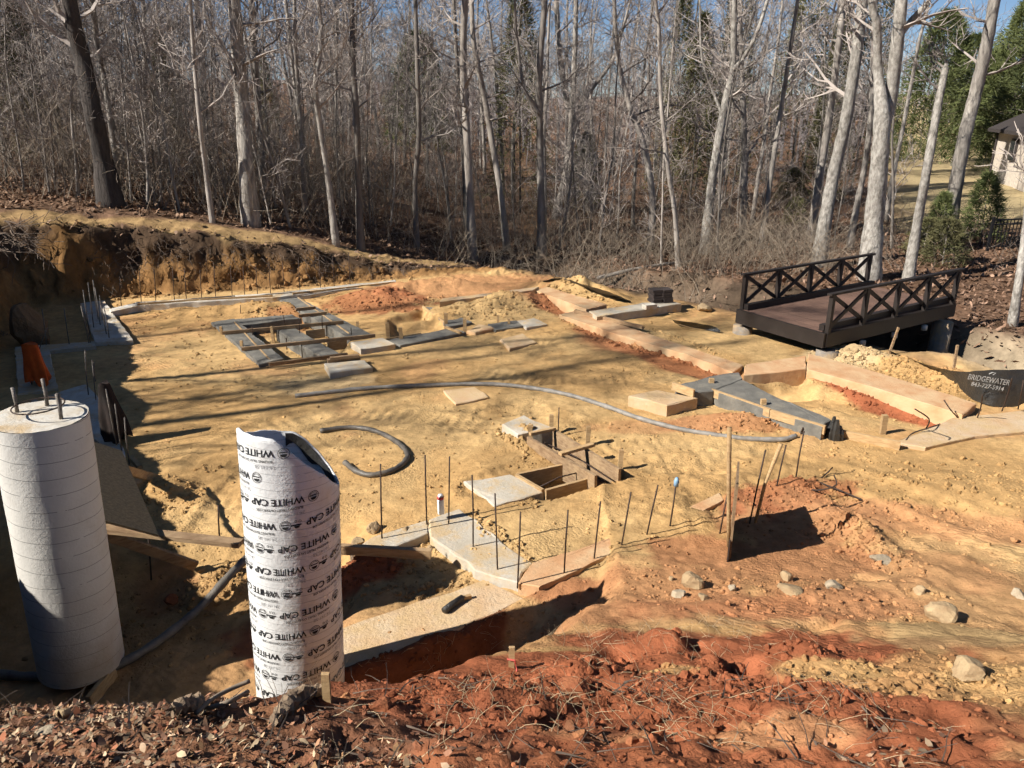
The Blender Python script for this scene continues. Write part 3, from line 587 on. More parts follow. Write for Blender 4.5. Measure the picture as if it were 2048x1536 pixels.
# ---- left footings
fq = empty('footing_slab', P(210, 640), 'white-topped footing block with a cluster of bars by the left bank', 'slab')
slab('concrete_top', [(161, 606), (208, 600), (266, 680), (191, 684)], .08, 'concrete_white', None, parent=fq)
for q in ((178, 660, 166, 580), (187, 655, 176, 565), (200, 650, 190, 575), (205, 640, 199, 590), (213, 668, 202, 610), (218, 676, 208, 615), (196, 638, 186, 560), (181, 684, 163, 612)): rebar_px(*q, fq, .08, .009, 'steel_grey')
fl_ = empty('footing_slab', P(90, 740), 'shaded stepped footing slab below the orange cloth', 'slab')
slab('concrete_top', [(29, 694), (190, 682), (191, 692), (98, 701), (116, 776), (36, 789)], .07, 'concrete', None, parent=fl_)
for q in ((92, 690, 84, 618), (138, 688, 128, 616), (178, 686, 162, 612), (72, 706, 95, 655)): rebar_px(*q, fl_, .07, .008, 'steel_grey')
fs_ = empty('footing_slab', P(180, 830), 'white-splashed footing slab behind the painted column', 'slab')
slab('concrete_top', [(60, 800), (172, 768), (196, 792), (250, 905), (243, 928), (182, 872), (90, 836)], .05, 'concrete_white', None, parent=fs_)
for q in ((176, 790, 170, 700), (191, 800, 184, 720), (233, 890, 212, 778), (243, 902, 230, 808), (257, 922, 249, 835), (190, 760, 188, 725)): rebar_px(*q, fs_, .05, .008, 'steel_grey')
# ---- back footing with its form boards and bars
ft = empty('footing_slab', P(500, 600), 'long thin white footing along the foot of the cut bank', 'slab')
slab('concrete_top', [(219, 618), (273, 604), (547, 586), (700, 569), (792, 560), (792, 567), (700, 577), (547, 594), (275, 611), (222, 623)], .12, 'concrete_white', None, parent=ft)
for a, b in (((276, 613), (400, 604)), ((401, 604), (546, 596)), ((585, 592), (690, 580)), ((691, 580), (790, 569))): board(P(*a, .09), P(*b, .09), .03, .13, 'lumber', ft, 'form_board')
for k in range(3): rebar(P(300 + 150 * k, 603 - 9 * k, .15), P(470 + 150 * k, 592 - 9 * k, .15), ft, .012, 'steel_grey')
for i, x in enumerate((242, 282, 311, 348, 372, 403, 431, 464, 489, 515, 541, 568, 600, 641, 668, 700)):
    by = np.interp(x, [219, 273, 547, 700, 792], [617, 605, 588, 571, 562]); rebar_px(x, by, x - 3, by - 62 + rnd.uniform(-6, 6), ft, .1)

# ------------------------------------------------------------------ the two columns
def column(base, r, hgt, n=64, top=None, rows=60):
    V = []; Q = []
    for j in range(rows + 1):
        for k in range(n):
            th = 2 * math.pi * k / n; zt_ = top(th) if top else hgt; t = j / rows
            rr = r * (1 + .004 * math.sin(3 * th + t * 9) + .003 * math.sin(7 * th - t * 23))
            V.append((math.sin(th) * rr, -math.cos(th) * rr, zt_ * t))
    for j in range(rows):
        for k in range(n): Q.append((j * n + k, j * n + (k + 1) % n, (j + 1) * n + (k + 1) % n, (j + 1) * n + k))
    return V, Q
# painted column, left
RC = .294
R1 = .29; c1 = Vector((-3.25, 4.74, -.16)); H1 = 2.01
col1 = empty('concrete_column', c1, 'white painted concrete column with spiral seams and bars sticking out of the top', 'column')
col1.rotation_euler = (0, R(3.0), 0)
V, Q = column(c1, R1, H1)
o = link('shaft', new_mesh('shaft', V, Q, None, True), 'column_paint', col1)
cap = MB(); n = 48; ring = [(math.sin(2 * math.pi * k / n) * (R1 - .002), -math.cos(2 * math.pi * k / n) * (R1 - .002), H1 + .004 + rnd.uniform(-.003, .003)) for k in range(n)]
cap.add([Vector(v) + c1 for v in ring] + [c1 + Vector((0, 0, H1 + .012))], [(k, (k + 1) % n, n) for k in range(n)]); cap.build('column_top', 'concrete_white', col1, True)
for a, hh in ((-100, .20), (-165, .22), (75, .20), (165, .12)):
    b = c1 + Vector((math.sin(R(a)) * .17, -math.cos(R(a)) * .17, H1 - .02)); MB().tube([b, b + Vector((.005, .0, hh * .5)), b + Vector((-.008, .01, hh))], [.013, .0125, .012], 8).build('rebar', 'steel_grey', col1, True)
MB().tube([c1 + Vector((math.sin(a) * .155, -math.cos(a) * .155, H1 + .075 + .01 * math.sin(a))) for a in np.linspace(0, 6.28, 30)], .005, 6).build('tie_ring', 'steel_rust', col1, True)
MB().prism([(c1.x + x, c1.y + y) for x, y in ((-.6, -.52), (.42, -.62), (.6, .5), (-.5, .6))], -.75, -.30, .01, .15).build('column_footing', 'concrete_side', col1)
board(P(182, 1420, -.28), P(232, 1355, -.28), .035, .24, 'lumber', None, 'form_plank'); tag(bpy.data.objects['form_plank'], 'short wooden plank on edge at the foot of the painted column', 'plank')
# printed cardboard tube, right
c2 = Vector((-1.475, 4.28, -.30))
def top2(th):
    x, y = math.sin(th), -math.cos(th)                    # x right, y away from the viewer
    z = 2.34 - .30 * max(0, x + .15) ** 1.3 - .15 * max(0, y + .55) - .03 * max(0, -x - .7) * 4
    return min(z, 2.32) + .002 * math.sin(th * 19)
ct = 2.25
col2 = empty('printed_tube', c2, 'white cardboard column tube printed with rows of upside-down lettering, torn slanting top', 'tube')
col2.rotation_euler = (0, R(3.0), 0)
V, Q = column(c2, RC, 2.0, 96, top2, 70); n = 96; rows = 70
nv = len(V); V += [(math.sin(2 * math.pi * k / n) * (RC - .012), -math.cos(2 * math.pi * k / n) * (RC - .012), top2(2 * math.pi * k / n)) for k in range(n)]
V += [(math.sin(2 * math.pi * k / n) * (RC - .012), -math.cos(2 * math.pi * k / n) * (RC - .012), .9) for k in range(n)]
for k in range(n):
    k1 = (k + 1) % n; Q.append((rows * n + k, rows * n + k1, nv + k1, nv + k)); Q.append((nv + k, nv + k1, nv + n + k1, nv + n + k))
o = link('tube_wall', new_mesh('tube_wall', V, Q, None, True), 'tube_paper', col2)
fl = MB(); fl.add([c2 + Vector((math.sin(2 * math.pi * k / 32) * (RC - .014), -math.cos(2 * math.pi * k / 32) * (RC - .014), 1.25)) for k in range(32)], [tuple(range(32))]); fl.build('concrete_fill', 'concrete_side', col2)
fw = MB()                                                  # torn dark lining hanging along the slanted rim
ths = np.linspace(R(10), R(200), 40); L_ = []
for t in ths:
    zt_ = top2(t); L_ += [(math.sin(t) * (RC - .02), -math.cos(t) * (RC - .02), zt_ - .10 - .03 * math.sin(t * 9)), (math.sin(t) * (RC - .022), -math.cos(t) * (RC - .022), zt_ - .004)]
fw.add([c2 + Vector(v) for v in L_], [(2 * i, 2 * i + 2, 2 * i + 3, 2 * i + 1) for i in range(len(ths) - 1)]); fw.build('torn_lining', 'black_plastic', col2, True)
def text_mesh(s, size, bold=0.0, align='LEFT'):
    cu = bpy.data.curves.new('txt', 'FONT'); cu.body = s; cu.size = size; cu.offset = bold; cu.align_x = align; cu.resolution_u = 3; cu.fill_mode = 'FRONT'
    ob = bpy.data.objects.new('txt', cu); COL.objects.link(ob); bpy.context.view_layer.update()
    me = bpy.data.meshes.new_from_object(ob.evaluated_get(bpy.context.evaluated_depsgraph_get())); bpy.data.objects.remove(ob)
    return [tuple(v.co) for v in me.vertices], [tuple(p.vertices) for p in me.polygons]
TW = text_mesh('WHITE CAP', .062, .0010); TB = text_mesh('BUILDING TRUST ON EVERY JOB', .0225, .0002); TN = text_mesh('24-141-58', .030); 
def ringmesh(cx, cy, r0, r1, n=20, a0=0, a1=6.2832):
    A = np.linspace(a0, a1, n + 1); v = []
    for a in A: v += [(cx + math.cos(a) * r0, cy + math.sin(a) * r0, 0), (cx + math.cos(a) * r1, cy + math.sin(a) * r1, 0)]
    return v, [(2 * i, 2 * i + 1, 2 * i + 3, 2 * i + 2) for i in range(n)]
def disc_half(cx, cy, r, n=12, a0=0.0, a1=math.pi):
    return [(cx + math.cos(a) * r, cy + math.sin(a) * r, 0) for a in np.linspace(a0, a1, n)], [tuple(range(n))]
LOGO = [ringmesh(0, 0, .031, .0345), disc_half(0, .006, .019), ringmesh(0, 0, .0235, .026, 10, math.pi, 6.283), ([(-.02, -.002, 0), (.024, -.002, 0), (.024, -.009, 0), (-.02, -.009, 0)], [(3, 2, 1, 0)])]
CAPI = [disc_half(0, 0, .017), ([(-.026, -.001, 0), (.036, -.001, 0), (.036, -.010, 0), (-.026, -.010, 0)], [(3, 2, 1, 0)]), ringmesh(-.018, -.028, .006, .009, 8), ringmesh(.006, -.03, .005, .008, 8)]
def place(parts, tx, ty):
    vs, fs = [], []
    for v, f in parts:
        k = len(vs); vs += [(a[0] + tx, a[1] + ty, 0) for a in v]; fs += [tuple(i + k for i in q) for q in f]
    return vs, fs
UNIT = place([TW], 0, 0)
def wrap(parts_list, s0, zrow, off=.0025, lift=0.0):
    V, Fc = [], []
    for vs, fs in parts_list:
        k = len(V)
        for x, y, _ in vs:
            th = -(s0 + x) / RC; z = zrow - y + PITCHT * (-(x) / (2 * math.pi * RC))
            V.append(((math.sin(th)) * (RC * 1.004 + off), -math.cos(th) * (RC * 1.004 + off), z))
        Fc += [tuple(i + k for i in reversed(q)) for q in fs]
    return V, Fc
PITCHT = .158; CIRC = 2 * math.pi * RC; ULEN = .505
wtxt = max(v[0] for v in TW[0]); btxt = max(v[0] for v in TB[0]); sc_b = wtxt / btxt * .86
TBs = ([(v[0] * sc_b + .01, v[1] + .064, 0) for v in TB[0]], TB[1]); TNs = ([(v[0], v[1] + .098, 0) for v in TN[0]], TN[1])
k = 0; s = 0.0; zt0 = 2.25
while True:
    z = zt0 - PITCHT * s / CIRC
    if z < .16: break
    th = (-(s + .13) / RC + math.pi) % (2 * math.pi) - math.pi
    if abs(th) < R(125) and z + .02 < min(top2(-(s + x) / RC) for x in np.linspace(0, .30, 12)) - .015:
        for nm, pl, mm in (('lettering', [TW], 'ink'), ('small_lettering', [TBs], 'ink'), ('ring_mark', [place(LOGO, -.055, .022)], 'ink'), ('cap_mark', [place(CAPI, wtxt + .055, .03)], 'ink'), ('grey_lettering', [TNs], 'ink_grey')):
            V, Fc = wrap(pl, s, z); me = bpy.data.meshes.new(nm); me.from_pydata(V, [], Fc); me.update(); link(nm, me, mm, col2)
    s += ULEN

# ------------------------------------------------------------------ hoses, boards, cloths and tools
def hose(px, r, m, label, dz=0.0, zs=None):
    pts = []
    for i, q in enumerate(px):
        g = G(*q); z = g.z if zs is None or zs[i] is None else zs[i]
        pts.append(P(q[0], q[1], z + r * .8 + dz))
    sp = smooth_path(pts, 8); rr = [r * (1 + .07 * math.sin(i * 1.7) + .05 * math.sin(i * .6)) for i in range(len(sp))]
    return tag(MB().tube(sp, rr, 12).build('hose', m, None, True), label, 'hose')
hose([(590, 792), (660, 784), (740, 776), (850, 771), (960, 768), (1040, 773), (1130, 788), (1210, 812), (1290, 840), (1380, 862), (1480, 876), (1560, 879), (1592, 872)], .031, 'hose', 'long grey hose curving right across the middle of the sand')
hose([(640, 862), (700, 855), (750, 862), (795, 885), (815, 912), (790, 938), (745, 950), (712, 942), (690, 925)], .031, 'hose_dark', 'looped end of dark hose on the sand right of the printed tube')
hose([(-40, 1345), (60, 1353), (150, 1350), (235, 1330), (320, 1280), (400, 1215), (460, 1150), (500, 1110)], .036, 'hose_dark', 'black hose curving past the foot of the painted column', zs=[-.22, -.22, -.22, -.22, -.2, -.15, -.02, .0])
# OSB sheet leaning on the column formwork
sC = Vector((-3.88, 6.96, .56)); sD = Vector((-2.88, 5.47, .50)); up = Vector((-.80, -.60, .72)).normalized() * 1.15
nrm = (sD - sC).cross(up).normalized() * .018
sh = MB().add([sC, sD, sD + up, sC + up, sC + nrm, sD + nrm, sD + up + nrm, sC + up + nrm], [(0, 1, 2, 3), (7, 6, 5, 4), (0, 4, 5, 1), (1, 5, 6, 2), (2, 6, 7, 3), (3, 7, 4, 0)])
o = tag(sh.build('plywood_sheet', 'osb'), 'brown strand board sheet leaning behind the painted column', 'board')
fb = empty('formwork', P(340, 1075, .0), 'timber formwork rail with diagonal brace between the column and the printed tube', 'formwork')
board(P(196, 1056, .47), P(482, 1087, .42), .09, .04, 'lumber_dirty', fb, 'rail'); 
board(P(206, 1068, .40), P(392, 1132, -.12), .045, .085, 'lumber_dirty', fb, 'brace')
board(sC + Vector((.02, -.25, -.05)), P(312, 957, .02), .045, .085, 'lumber', fb, 'brace')
board(P(272, 965, .0), P(294, 975, .0), .12, .08, 'lumber', fb, 'block'); board(P(262, 915, .03), P(280, 935, .03), .05, .05, 'lumber', fb, 'block')
for q in ((301, 1165, 295, 1050), (438, 1075, 437, 1010)): rebar_px(*q, fb, -.2 if q[0] == 301 else .0)
o = board(P(664, 1097, .16), P(862, 1108, .13), .05, .085, 'lumber_dirty', None, 'timber_rail'); tag(o, 'brown timber rail lying between the printed tube and the front slab', 'timber')
# cloths hanging on bars
def cloth(name, top, wtop, wbot, hgt, m, label, seed, folds=5, lean=(0, 0), thick=.10):
    rs = random.Random(seed); n = 40; rows = 18; V = []; Q = []
    for j in range(rows + 1):
        t = j / rows; w = wtop + (wbot - wtop) * min(1, t * 1.6) ** .7
        for k in range(n):
            a = 2 * math.pi * k / n; f = 1 + .22 * t * math.sin(a * folds + 1.3 * t + seed) + .12 * t * math.sin(a * (folds * 2 - 1) - 2 * t)
            hem = .10 * hgt * math.sin(a * 2 + seed) * t * t + .05 * hgt * math.sin(a * 5) * t * t
            x = math.cos(a) * w * f + lean[0] * t; y = math.sin(a) * thick * f * (.5 + .5 * t) + lean[1] * t
            V.append((top.x + x, top.y + y, top.z + .05 * (1 - min(1, t * 5)) - hgt * t - hem - .03 * abs(math.cos(a)) * (1 - t)))
    for j in range(rows):
        for k in range(n): Q.append((j * n + k, (j + 1) * n + k, (j + 1) * n + (k + 1) % n, j * n + (k + 1) % n))
    mb = MB().add(V, Q); mb.add([V[k] for k in range(n)], [tuple(range(n))])
    o = mb.build(name, m, None, True); return tag(o, label, name.split('_')[-1])
rp = P(62, 770, .06)
pole = AT(62, 692, rp.y)
o = cloth('safety_vest', Vector((pole.x - .02, pole.y, pole.z)), .11, .15, .52, 'orange_cloth', 'orange cloth vest draped over a bar at the left', 3, 4, (.02, 0), .12)
rebar(rp, pole + Vector((0, 0, .02)), fl_, .009, 'steel_grey')
jp = P(212, 878, .05); jt = AT(208, 770, jp.y)
o = cloth('dark_jacket', jt, .055, .14, jt.z - .06, 'black_cloth', 'black jacket hanging on a bar behind the painted column', 5, 4, (.03, 0), .12)
# spray can, pipe offcut, survey stakes
sc_ = P(882, 1027, .095)
can = empty('spray_can', sc_, 'white spray paint can with red cap standing on the front slab', 'spray can')
MB().tube([sc_, sc_ + Vector((0, 0, .004)), sc_ + Vector((0, 0, .145)), sc_ + Vector((0, 0, .165))], [.030, .033, .033, .024], 16).build('can_body', 'white_plastic', can, True)
MB().tube([sc_ + Vector((0, 0, .160)), sc_ + Vector((0, 0, .185))], [.0335, .0335], 16).build('cap', 'red_plastic', can, True); MB().tube([sc_ + Vector((0, 0, .186)), sc_ + Vector((0, 0, .205))], [.028, .022], 14).build('cap_top', 'white_plastic', can, True)
o = MB().tube([P(888, 1221, -.017), P(905, 1208, -.017), P(925, 1195, -.013)], [.028, .028, .026], 12).build('pipe_offcut', 'black_plastic', None, True); tag(o, 'short black pipe offcut lying on the dusty front slab', 'pipe')
o = MB().beam(P(927, 1196, -.022), P(942, 1192, -.022), .03, .03).build('wood_chip', 'lumber'); tag(o, 'small pale wood chip at the end of the black pipe', 'wood chip')
for px, py, hh, lab in ((653, 1400, .12, 'short pale survey stake in the leaves below the printed tube'), (1022, 1335, .12, 'short survey stake with pink ribbon in the red clay')):
    g = G(px, py); o = MB().beam(g - Vector((0, 0, .12)), g + Vector((.004, .004, hh)), .03, .018, (0, 1, 0)).build('survey_stake', 'lumber'); tag(o, lab, 'stake')
    if px > 1000: MB().tube([g + Vector((-.02, -.014, .06)), g + Vector((.018, -.016, .055)), g + Vector((.03, -.03, .0)), g + Vector((-.01, -.04, -.03)), g + Vector((-.04, -.06, -.04))], .006, 5).build('ribbon', 'pink_ribbon', o)
# tall wooden handles by the added shadow panel
b = G(1455, 1118); t = AT(1459, 855, b.y); bl = Vector(b); 
hn = empty('shovel', b, 'tall wooden shovel handle standing upright in the orange clay', 'shovel')
MB().tube([b + Vector((0, 0, .12)), b.lerp(t, .35) + Vector((.004, 0, 0)), b.lerp(t, .8), t], [.017, .017, .0185, .019], 10).build('handle', 'lumber', hn, True)
bld = [(-.10, .22), (.10, .22), (.105, .05), (.06, -.08), (0, -.13), (-.06, -.08), (-.105, .05)]
MB().add([b + Vector((x * .35, x * .9, z)) for x, z in bld] + [b + Vector((x * .35 + .012, x * .9 - .004, z)) for x, z in bld], [tuple(range(7)), tuple(reversed(range(7, 14)))] + [(i, 7 + i, 7 + (i + 1) % 7, (i + 1) % 7) for i in range(7)]).build('blade', 'steel_rust', hn)
b = G(1508, 1045); t = AT(1562, 888, b.y); o = MB().tube([b - Vector((0, 0, .1)), b.lerp(t, .5) + Vector((-.02, 0, .01)), t], [.014, .016, .019], 10).build('tool_handle', 'lumber', None, True); tag(o, 'slanting wooden tool handle stuck in the clay among the bars', 'handle')
pb = Vector((1.845, 5.66, HZ(1.845, 5.66) - .03)); pe = Vector((2.09, 6.45, HZ(2.09, 6.45) - .03)); pt = Vector((.0, 0, .74))  # added panel, edge-on to the camera, shaped to cast the dark patch
pn = Vector((.0175, -.0055, 0))
o = MB().add([pb, pe, pe + pt * .92, pb + pt * 1.0, pb + pn, pe + pn, pe + pt * .92 + pn, pb + pt + pn], [(0, 1, 2, 3), (7, 6, 5, 4), (0, 4, 5, 1), (1, 5, 6, 2), (2, 6, 7, 3), (3, 7, 4, 0)]).build('added_shadow_panel', 'lumber_dirty'); tag(o, 'added plywood panel on edge beside the tall wooden handle, put there to cast a black shadow', 'panel')
# bent bars lying loose
def bent(px, z, label, r=.008):
    o = MB().tube(smooth_path([P(a, b, c) for a, b, c in px], 5), r, 6).build('bent_bar', 'steel_rust', None, True); return tag(o, label, 'bar')
bent([(1600, 972, .03), (1630, 965, .03), (1655, 945, .05), (1665, 935, .12)], 0, 'bent reinforcing bar curling from the ground above the added shadow panel')
bent([(1610, 978, .05), (1640, 980, .10), (1672, 970, .16), (1668, 950, .2)], 0, 'hooked reinforcing bar end right of the tool handle')
bent([(1640, 965, .05), (1690, 985, .05), (1725, 1000, .05)], 0, 'straight rusty bar lying on the tracked soil')
for q, lab in (([(1812, 880, .05), (1826, 866, .05), (1860, 855, .1), (1880, 848, .05)], 'lower curled bar on the right footing slab'), ([(1852, 858, .06), (1858, 838, .35), (1830, 818, .55)], 'hooked bar rising from the right footing slab'), ([(1955, 835, .06), (1962, 812, .25), (1965, 790, .45)], 'slim bar rising left of the lettered fence'),
               ([(1915, 835, .06), (1900, 818, .2), (1888, 800, .3)], 'leaning bar on the right footing slab'), ([(2004, 822, .06), (2018, 780, .4), (2024, 757, .6)], 'tall bar in front of the lettered fence'), ([(2036, 818, .06), (2042, 790, .4), (2047, 760, .6)], 'bar at the right edge of the photo')):
    bent(q, 0, lab)
# thin sleeve in the right-hand wall
# ------------------------------------------------------------------ rocks
def rock_mesh(size, rs, sub=2, sharp=.35, flat=.7):
    t = (1 + 5 ** .5) / 2; v = [(-1, t, 0), (1, t, 0), (-1, -t, 0), (1, -t, 0), (0, -1, t), (0, 1, t), (0, -1, -t), (0, 1, -t), (t, 0, -1), (t, 0, 1), (-t, 0, -1), (-t, 0, 1)]
    v = [Vector(a).normalized() for a in v]; f = [(0, 11, 5), (0, 5, 1), (0, 1, 7), (0, 7, 10), (0, 10, 11), (1, 5, 9), (5, 11, 4), (11, 10, 2), (10, 7, 6), (7, 1, 8), (3, 9, 4), (3, 4, 2), (3, 2, 6), (3, 6, 8), (3, 8, 9), (4, 9, 5), (2, 4, 11), (6, 2, 10), (8, 6, 7), (9, 8, 1)]
    for _ in range(sub):
        cache = {}; nf = []
        def mid(a, b):
            k = (min(a, b), max(a, b))
            if k not in cache: v.append(((v[a] + v[b]) / 2).normalized()); cache[k] = len(v) - 1
            return cache[k]
        for a, b, c in f:
            ab, bc, ca = mid(a, b), mid(b, c), mid(c, a); nf += [(a, ab, ca), (b, bc, ab), (c, ca, bc), (ab, bc, ca)]
        f = nf
    planes = [(Vector((rs.gauss(0, 1), rs.gauss(0, 1), rs.gauss(0, 1))).normalized(), rs.uniform(.5, .85)) for _ in range(9)]
    sx, sy, sz = rs.uniform(.8, 1.2), rs.uniform(.7, 1.1), flat * rs.uniform(.8, 1.1); out = []
    for p in v:
        d = 1.0
        for nn, k in planes:
            c = p.dot(nn)
            if c > k: d = min(d, k / c)
        d *= 1 + rs.uniform(-.04, .04); out.append((p.x * d * sx * size, p.y * d * sy * size, p.z * d * sz * size))
    return out, f
def rock(px, py, wpx, m, label, seed, flat=.7, name='rock', sink=.25):
    g = G(px, py); dep = g.y * CP + (EYE - g.z) * SP; s = wpx * dep / F / 2; rs = random.Random(seed); v, f = rock_mesh(s * 1.1, rs, 2, .3, flat); a = rs.uniform(0, 6.28)
    v = [(x * math.cos(a) - y * math.sin(a) + g.x, x * math.sin(a) + y * math.cos(a) + g.y, z + g.z + s * flat * (1 - 2 * sink)) for x, y, z in v]
    o = MB().add(v, f).build(name, m); return tag(o, label, 'rock')
rock(1385, 1172, 42, 'rock', 'pointed tan rock in the clay below the added shadow panel', 1, 1.0)
rock(1880, 1238, 62, 'rock', 'large pale rounded rock alone on the olive soil at right', 2, .7)
rock(1572, 1160, 30, 'rock', 'smooth tan cobble upright above the flat stone', 3, .9)
rock(1580, 1184, 46, 'rock', 'flat tan stone half buried below the smooth cobble', 4, .45)
rock(1357, 1194, 27, 'rock_grey', 'rough grey stone left of the small cluster below the pointed rock', 5, .8)
rock(1406, 1198, 22, 'rock', 'small squat stone below the pointed tan rock', 6, .7)
rock(1465, 1180, 20, 'rock_grey', 'small whitish stone between pointed rock and flat stone', 7, .8)
rock(1341, 1160, 13, 'rock', 'pebble left of the pointed tan rock', 8, .9)
rock(1840, 1186, 34, 'rock', 'dull flat stone above the large pale rock', 9, .5)
rock(1668, 1176, 36, 'rock_grey', 'pale half-buried stone right of the flat stone', 10, .5)
rock(1765, 1122, 44, 'rock_grey', 'light grey stone sunk in the soil right of the added shadow panel', 11, .35)
rock(2034, 1194, 36, 'rock_grey', 'grey stone at the right edge of the photo', 12, .6)
rock(1935, 1352, 60, 'rock', 'big angular pale stone in the lower right clods', 13, .8)
rock(1150, 1385, 66, 'rock_red', 'big rounded red clay lump in the foreground', 14, .9, 'clay_lump', .3)
rock(1475, 1350, 34, 'rock_red', 'orange clay lump in the foreground hollow', 15, .9, 'clay_lump', .3)
rock(760, 1425, 52, 'rock_red', 'brown clay lump among leaves below the printed tube', 16, .9, 'clay_lump', .3)
rock(748, 1062, 30, 'rock', 'angular stone beside the first bar right of the printed tube', 17, .9)
rock(716, 1090, 26, 'rock', 'brown stone left of the dark-faced footing corner', 18, .8)
rock(812, 1066, 20, 'rock', 'yellow stone on the front footing corner', 19, .8)
rock(860, 1100, 16, 'rock', 'small round stone at the foot of the front slab', 20, .9)
rock(130, 1435, 30, 'rock', 'upright pale stone in the leaf litter at lower left', 21, 1.2)
rock(95, 1468, 34, 'rock_grey', 'grey angular stone in the leaf litter at lower left corner', 22, .8)
rock(345, 1208, 34, 'rock_red', 'lit red-brown stone in the shaded dig by the black hose', 23, .9)
rock(1640, 1385, 24, 'rock_red', 'red lump right of the foreground hollow', 25, .8, 'clay_lump')
rock(1405, 622, 34, 'rock', 'pale boulder left of the bridge end', 26, .8)
rock(1665, 690, 30, 'rock', 'low pale stone at the near bridge corner', 27, .5)
bo = rock(64, 690, 74, 'boulder_mat', 'large brown boulder at the foot of the left bank', 24, 1.3, 'boulder', .2)
lg = G(330, 1460); a = lg + Vector((.0, .05, .02)); b_ = G(392, 1432) + Vector((0, .05, .03))
def jag(pts, rad, seed, n=9):
    mb = MB().tube(smooth_path(pts, 6), list(np.interp(np.linspace(0, len(rad) - 1, (len(pts) - 1) * 6 + 1), range(len(rad)), rad)), n); rs = random.Random(seed); mb.v = [(x + rs.gauss(0, .006), y + rs.gauss(0, .006), z + rs.gauss(0, .006)) for x, y, z in mb.v]; return mb
lo = jag([a, a.lerp(b_, .3) + Vector((0, 0, .01)), a.lerp(b_, .7), b_], [.012, .024, .03, .022], 3).build('rotten_stump', 'rotwood'); tag(lo, 'rotten wood stump stub in the leaves at lower left', 'stump')
# big broken root lying against the printed tube
ra = G(545, 1455); rb = G(600, 1405)
o = jag([ra, ra.lerp(rb, .4) + Vector((0, 0, .03)), rb + Vector((0, 0, .03)), rb + Vector((.08, .05, .02))], [.010, .026, .034, .014], 4).build('rotten_log', 'rotwood'); tag(o, 'broken brown root at the foot of the printed tube', 'root')
for k, (pts, lab) in enumerate((([(395, 1440), (430, 1418), (470, 1405), (505, 1398)], 'grey twig lying between the stump and the printed tube'), ([(415, 1430), (460, 1425), (500, 1412)], 'brown straight stick beside the grey twig'))):
    o = MB().tube(smooth_path([G(*q) + Vector((0, 0, .03 + .02 * i)) for i, q in enumerate(pts)], 4), .009, 6).build('fallen_stick', 'brush_pale', None, True); tag(o, lab, 'stick')

# ------------------------------------------------------------------ footbridge
DZ = .42
bA, bB, bC = P(1463, 624, DZ), P(1650, 668, DZ), P(1908, 608, DZ)        # near-left, near-right, far-right of the deck
bl_ = (bC - bB); bl_.z = 0; bx_ = bl_.normalized(); bw = (bA - bB); bw.z = 0; by_ = bw - bx_ * bw.dot(bx_); WB = by_.length; by_.normalize(); LB = bl_.length
br = empty('footbridge', bB + Vector((0, 0, -DZ)), 'dark brown wooden footbridge with crossed railings over the creek', 'bridge')
def BP(u, v, z): return bB + bx_ * u + by_ * v + Vector((0, 0, z - DZ))
nb = 34; bwid = LB / nb
for k in range(nb): MB().beam(BP(bwid * (k + .5), .06, DZ + rnd.uniform(-.002, .002)), BP(bwid * (k + .5), WB - .06, DZ + rnd.uniform(-.002, .002)), bwid - .008, .04).build('plank', 'deck', br)
for v in (0.0, WB):
    MB().beam(BP(0, v, DZ - .10), BP(LB, v, DZ - .10), .09, .23).build('girder', 'bridge_dark', br); MB().beam(BP(.03, v + (.1 if v == 0 else -.1), DZ + .075), BP(LB, v + (.1 if v == 0 else -.1), DZ + .075), .09, .10).build('kerb_rail', 'bridge_dark', br)
    MB().beam(BP(-.03, v, DZ + .63), BP(LB + .05, v, DZ + .63), .08, .035).build('top_rail', 'bridge_dark', br)
    for k in range(5):
        u = .06 + (LB - .12) * k / 4; MB().beam(BP(u, v, DZ - .22), BP(u, v, DZ + .605), .07, .07, bx_).build('post', 'bridge_dark', br)
        if k < 4:
            u2 = .06 + (LB - .12) * (k + 1) / 4
            MB().beam(BP(u + .04, v - .012, DZ + .13), BP(u2 - .04, v - .012, DZ + .59), .03, .06).build('diagonal', 'bridge_dark', br); MB().beam(BP(u + .04, v + .024, DZ + .59), BP(u2 - .04, v + .024, DZ + .13), .03, .06).build('diagonal', 'bridge_dark', br)
MB().beam(BP(-.03, -.03, DZ - .10), BP(-.03, WB + .03, DZ - .10), .05, .24).build('end_beam', 'bridge_dark', br)
for k in range(1, 4):
    q = BP(.06 + (LB - .12) * k / 4, -.06, DZ - .24); MB().tube([q, q + Vector((0, 0, -.09))], [.05, .05], 10).build('post_foot', 'concrete_white', br, True)
for u, v in ((.12, 0), (.12, WB), (LB - .25, 0), (LB - .25, WB)):
    q = BP(u, v, 0); MB().tube([q + Vector((0, 0, DZ - .29)), q + Vector((0, 0, -.9))], [.17, .17], 18).build('pier', 'concrete_side', br, True)

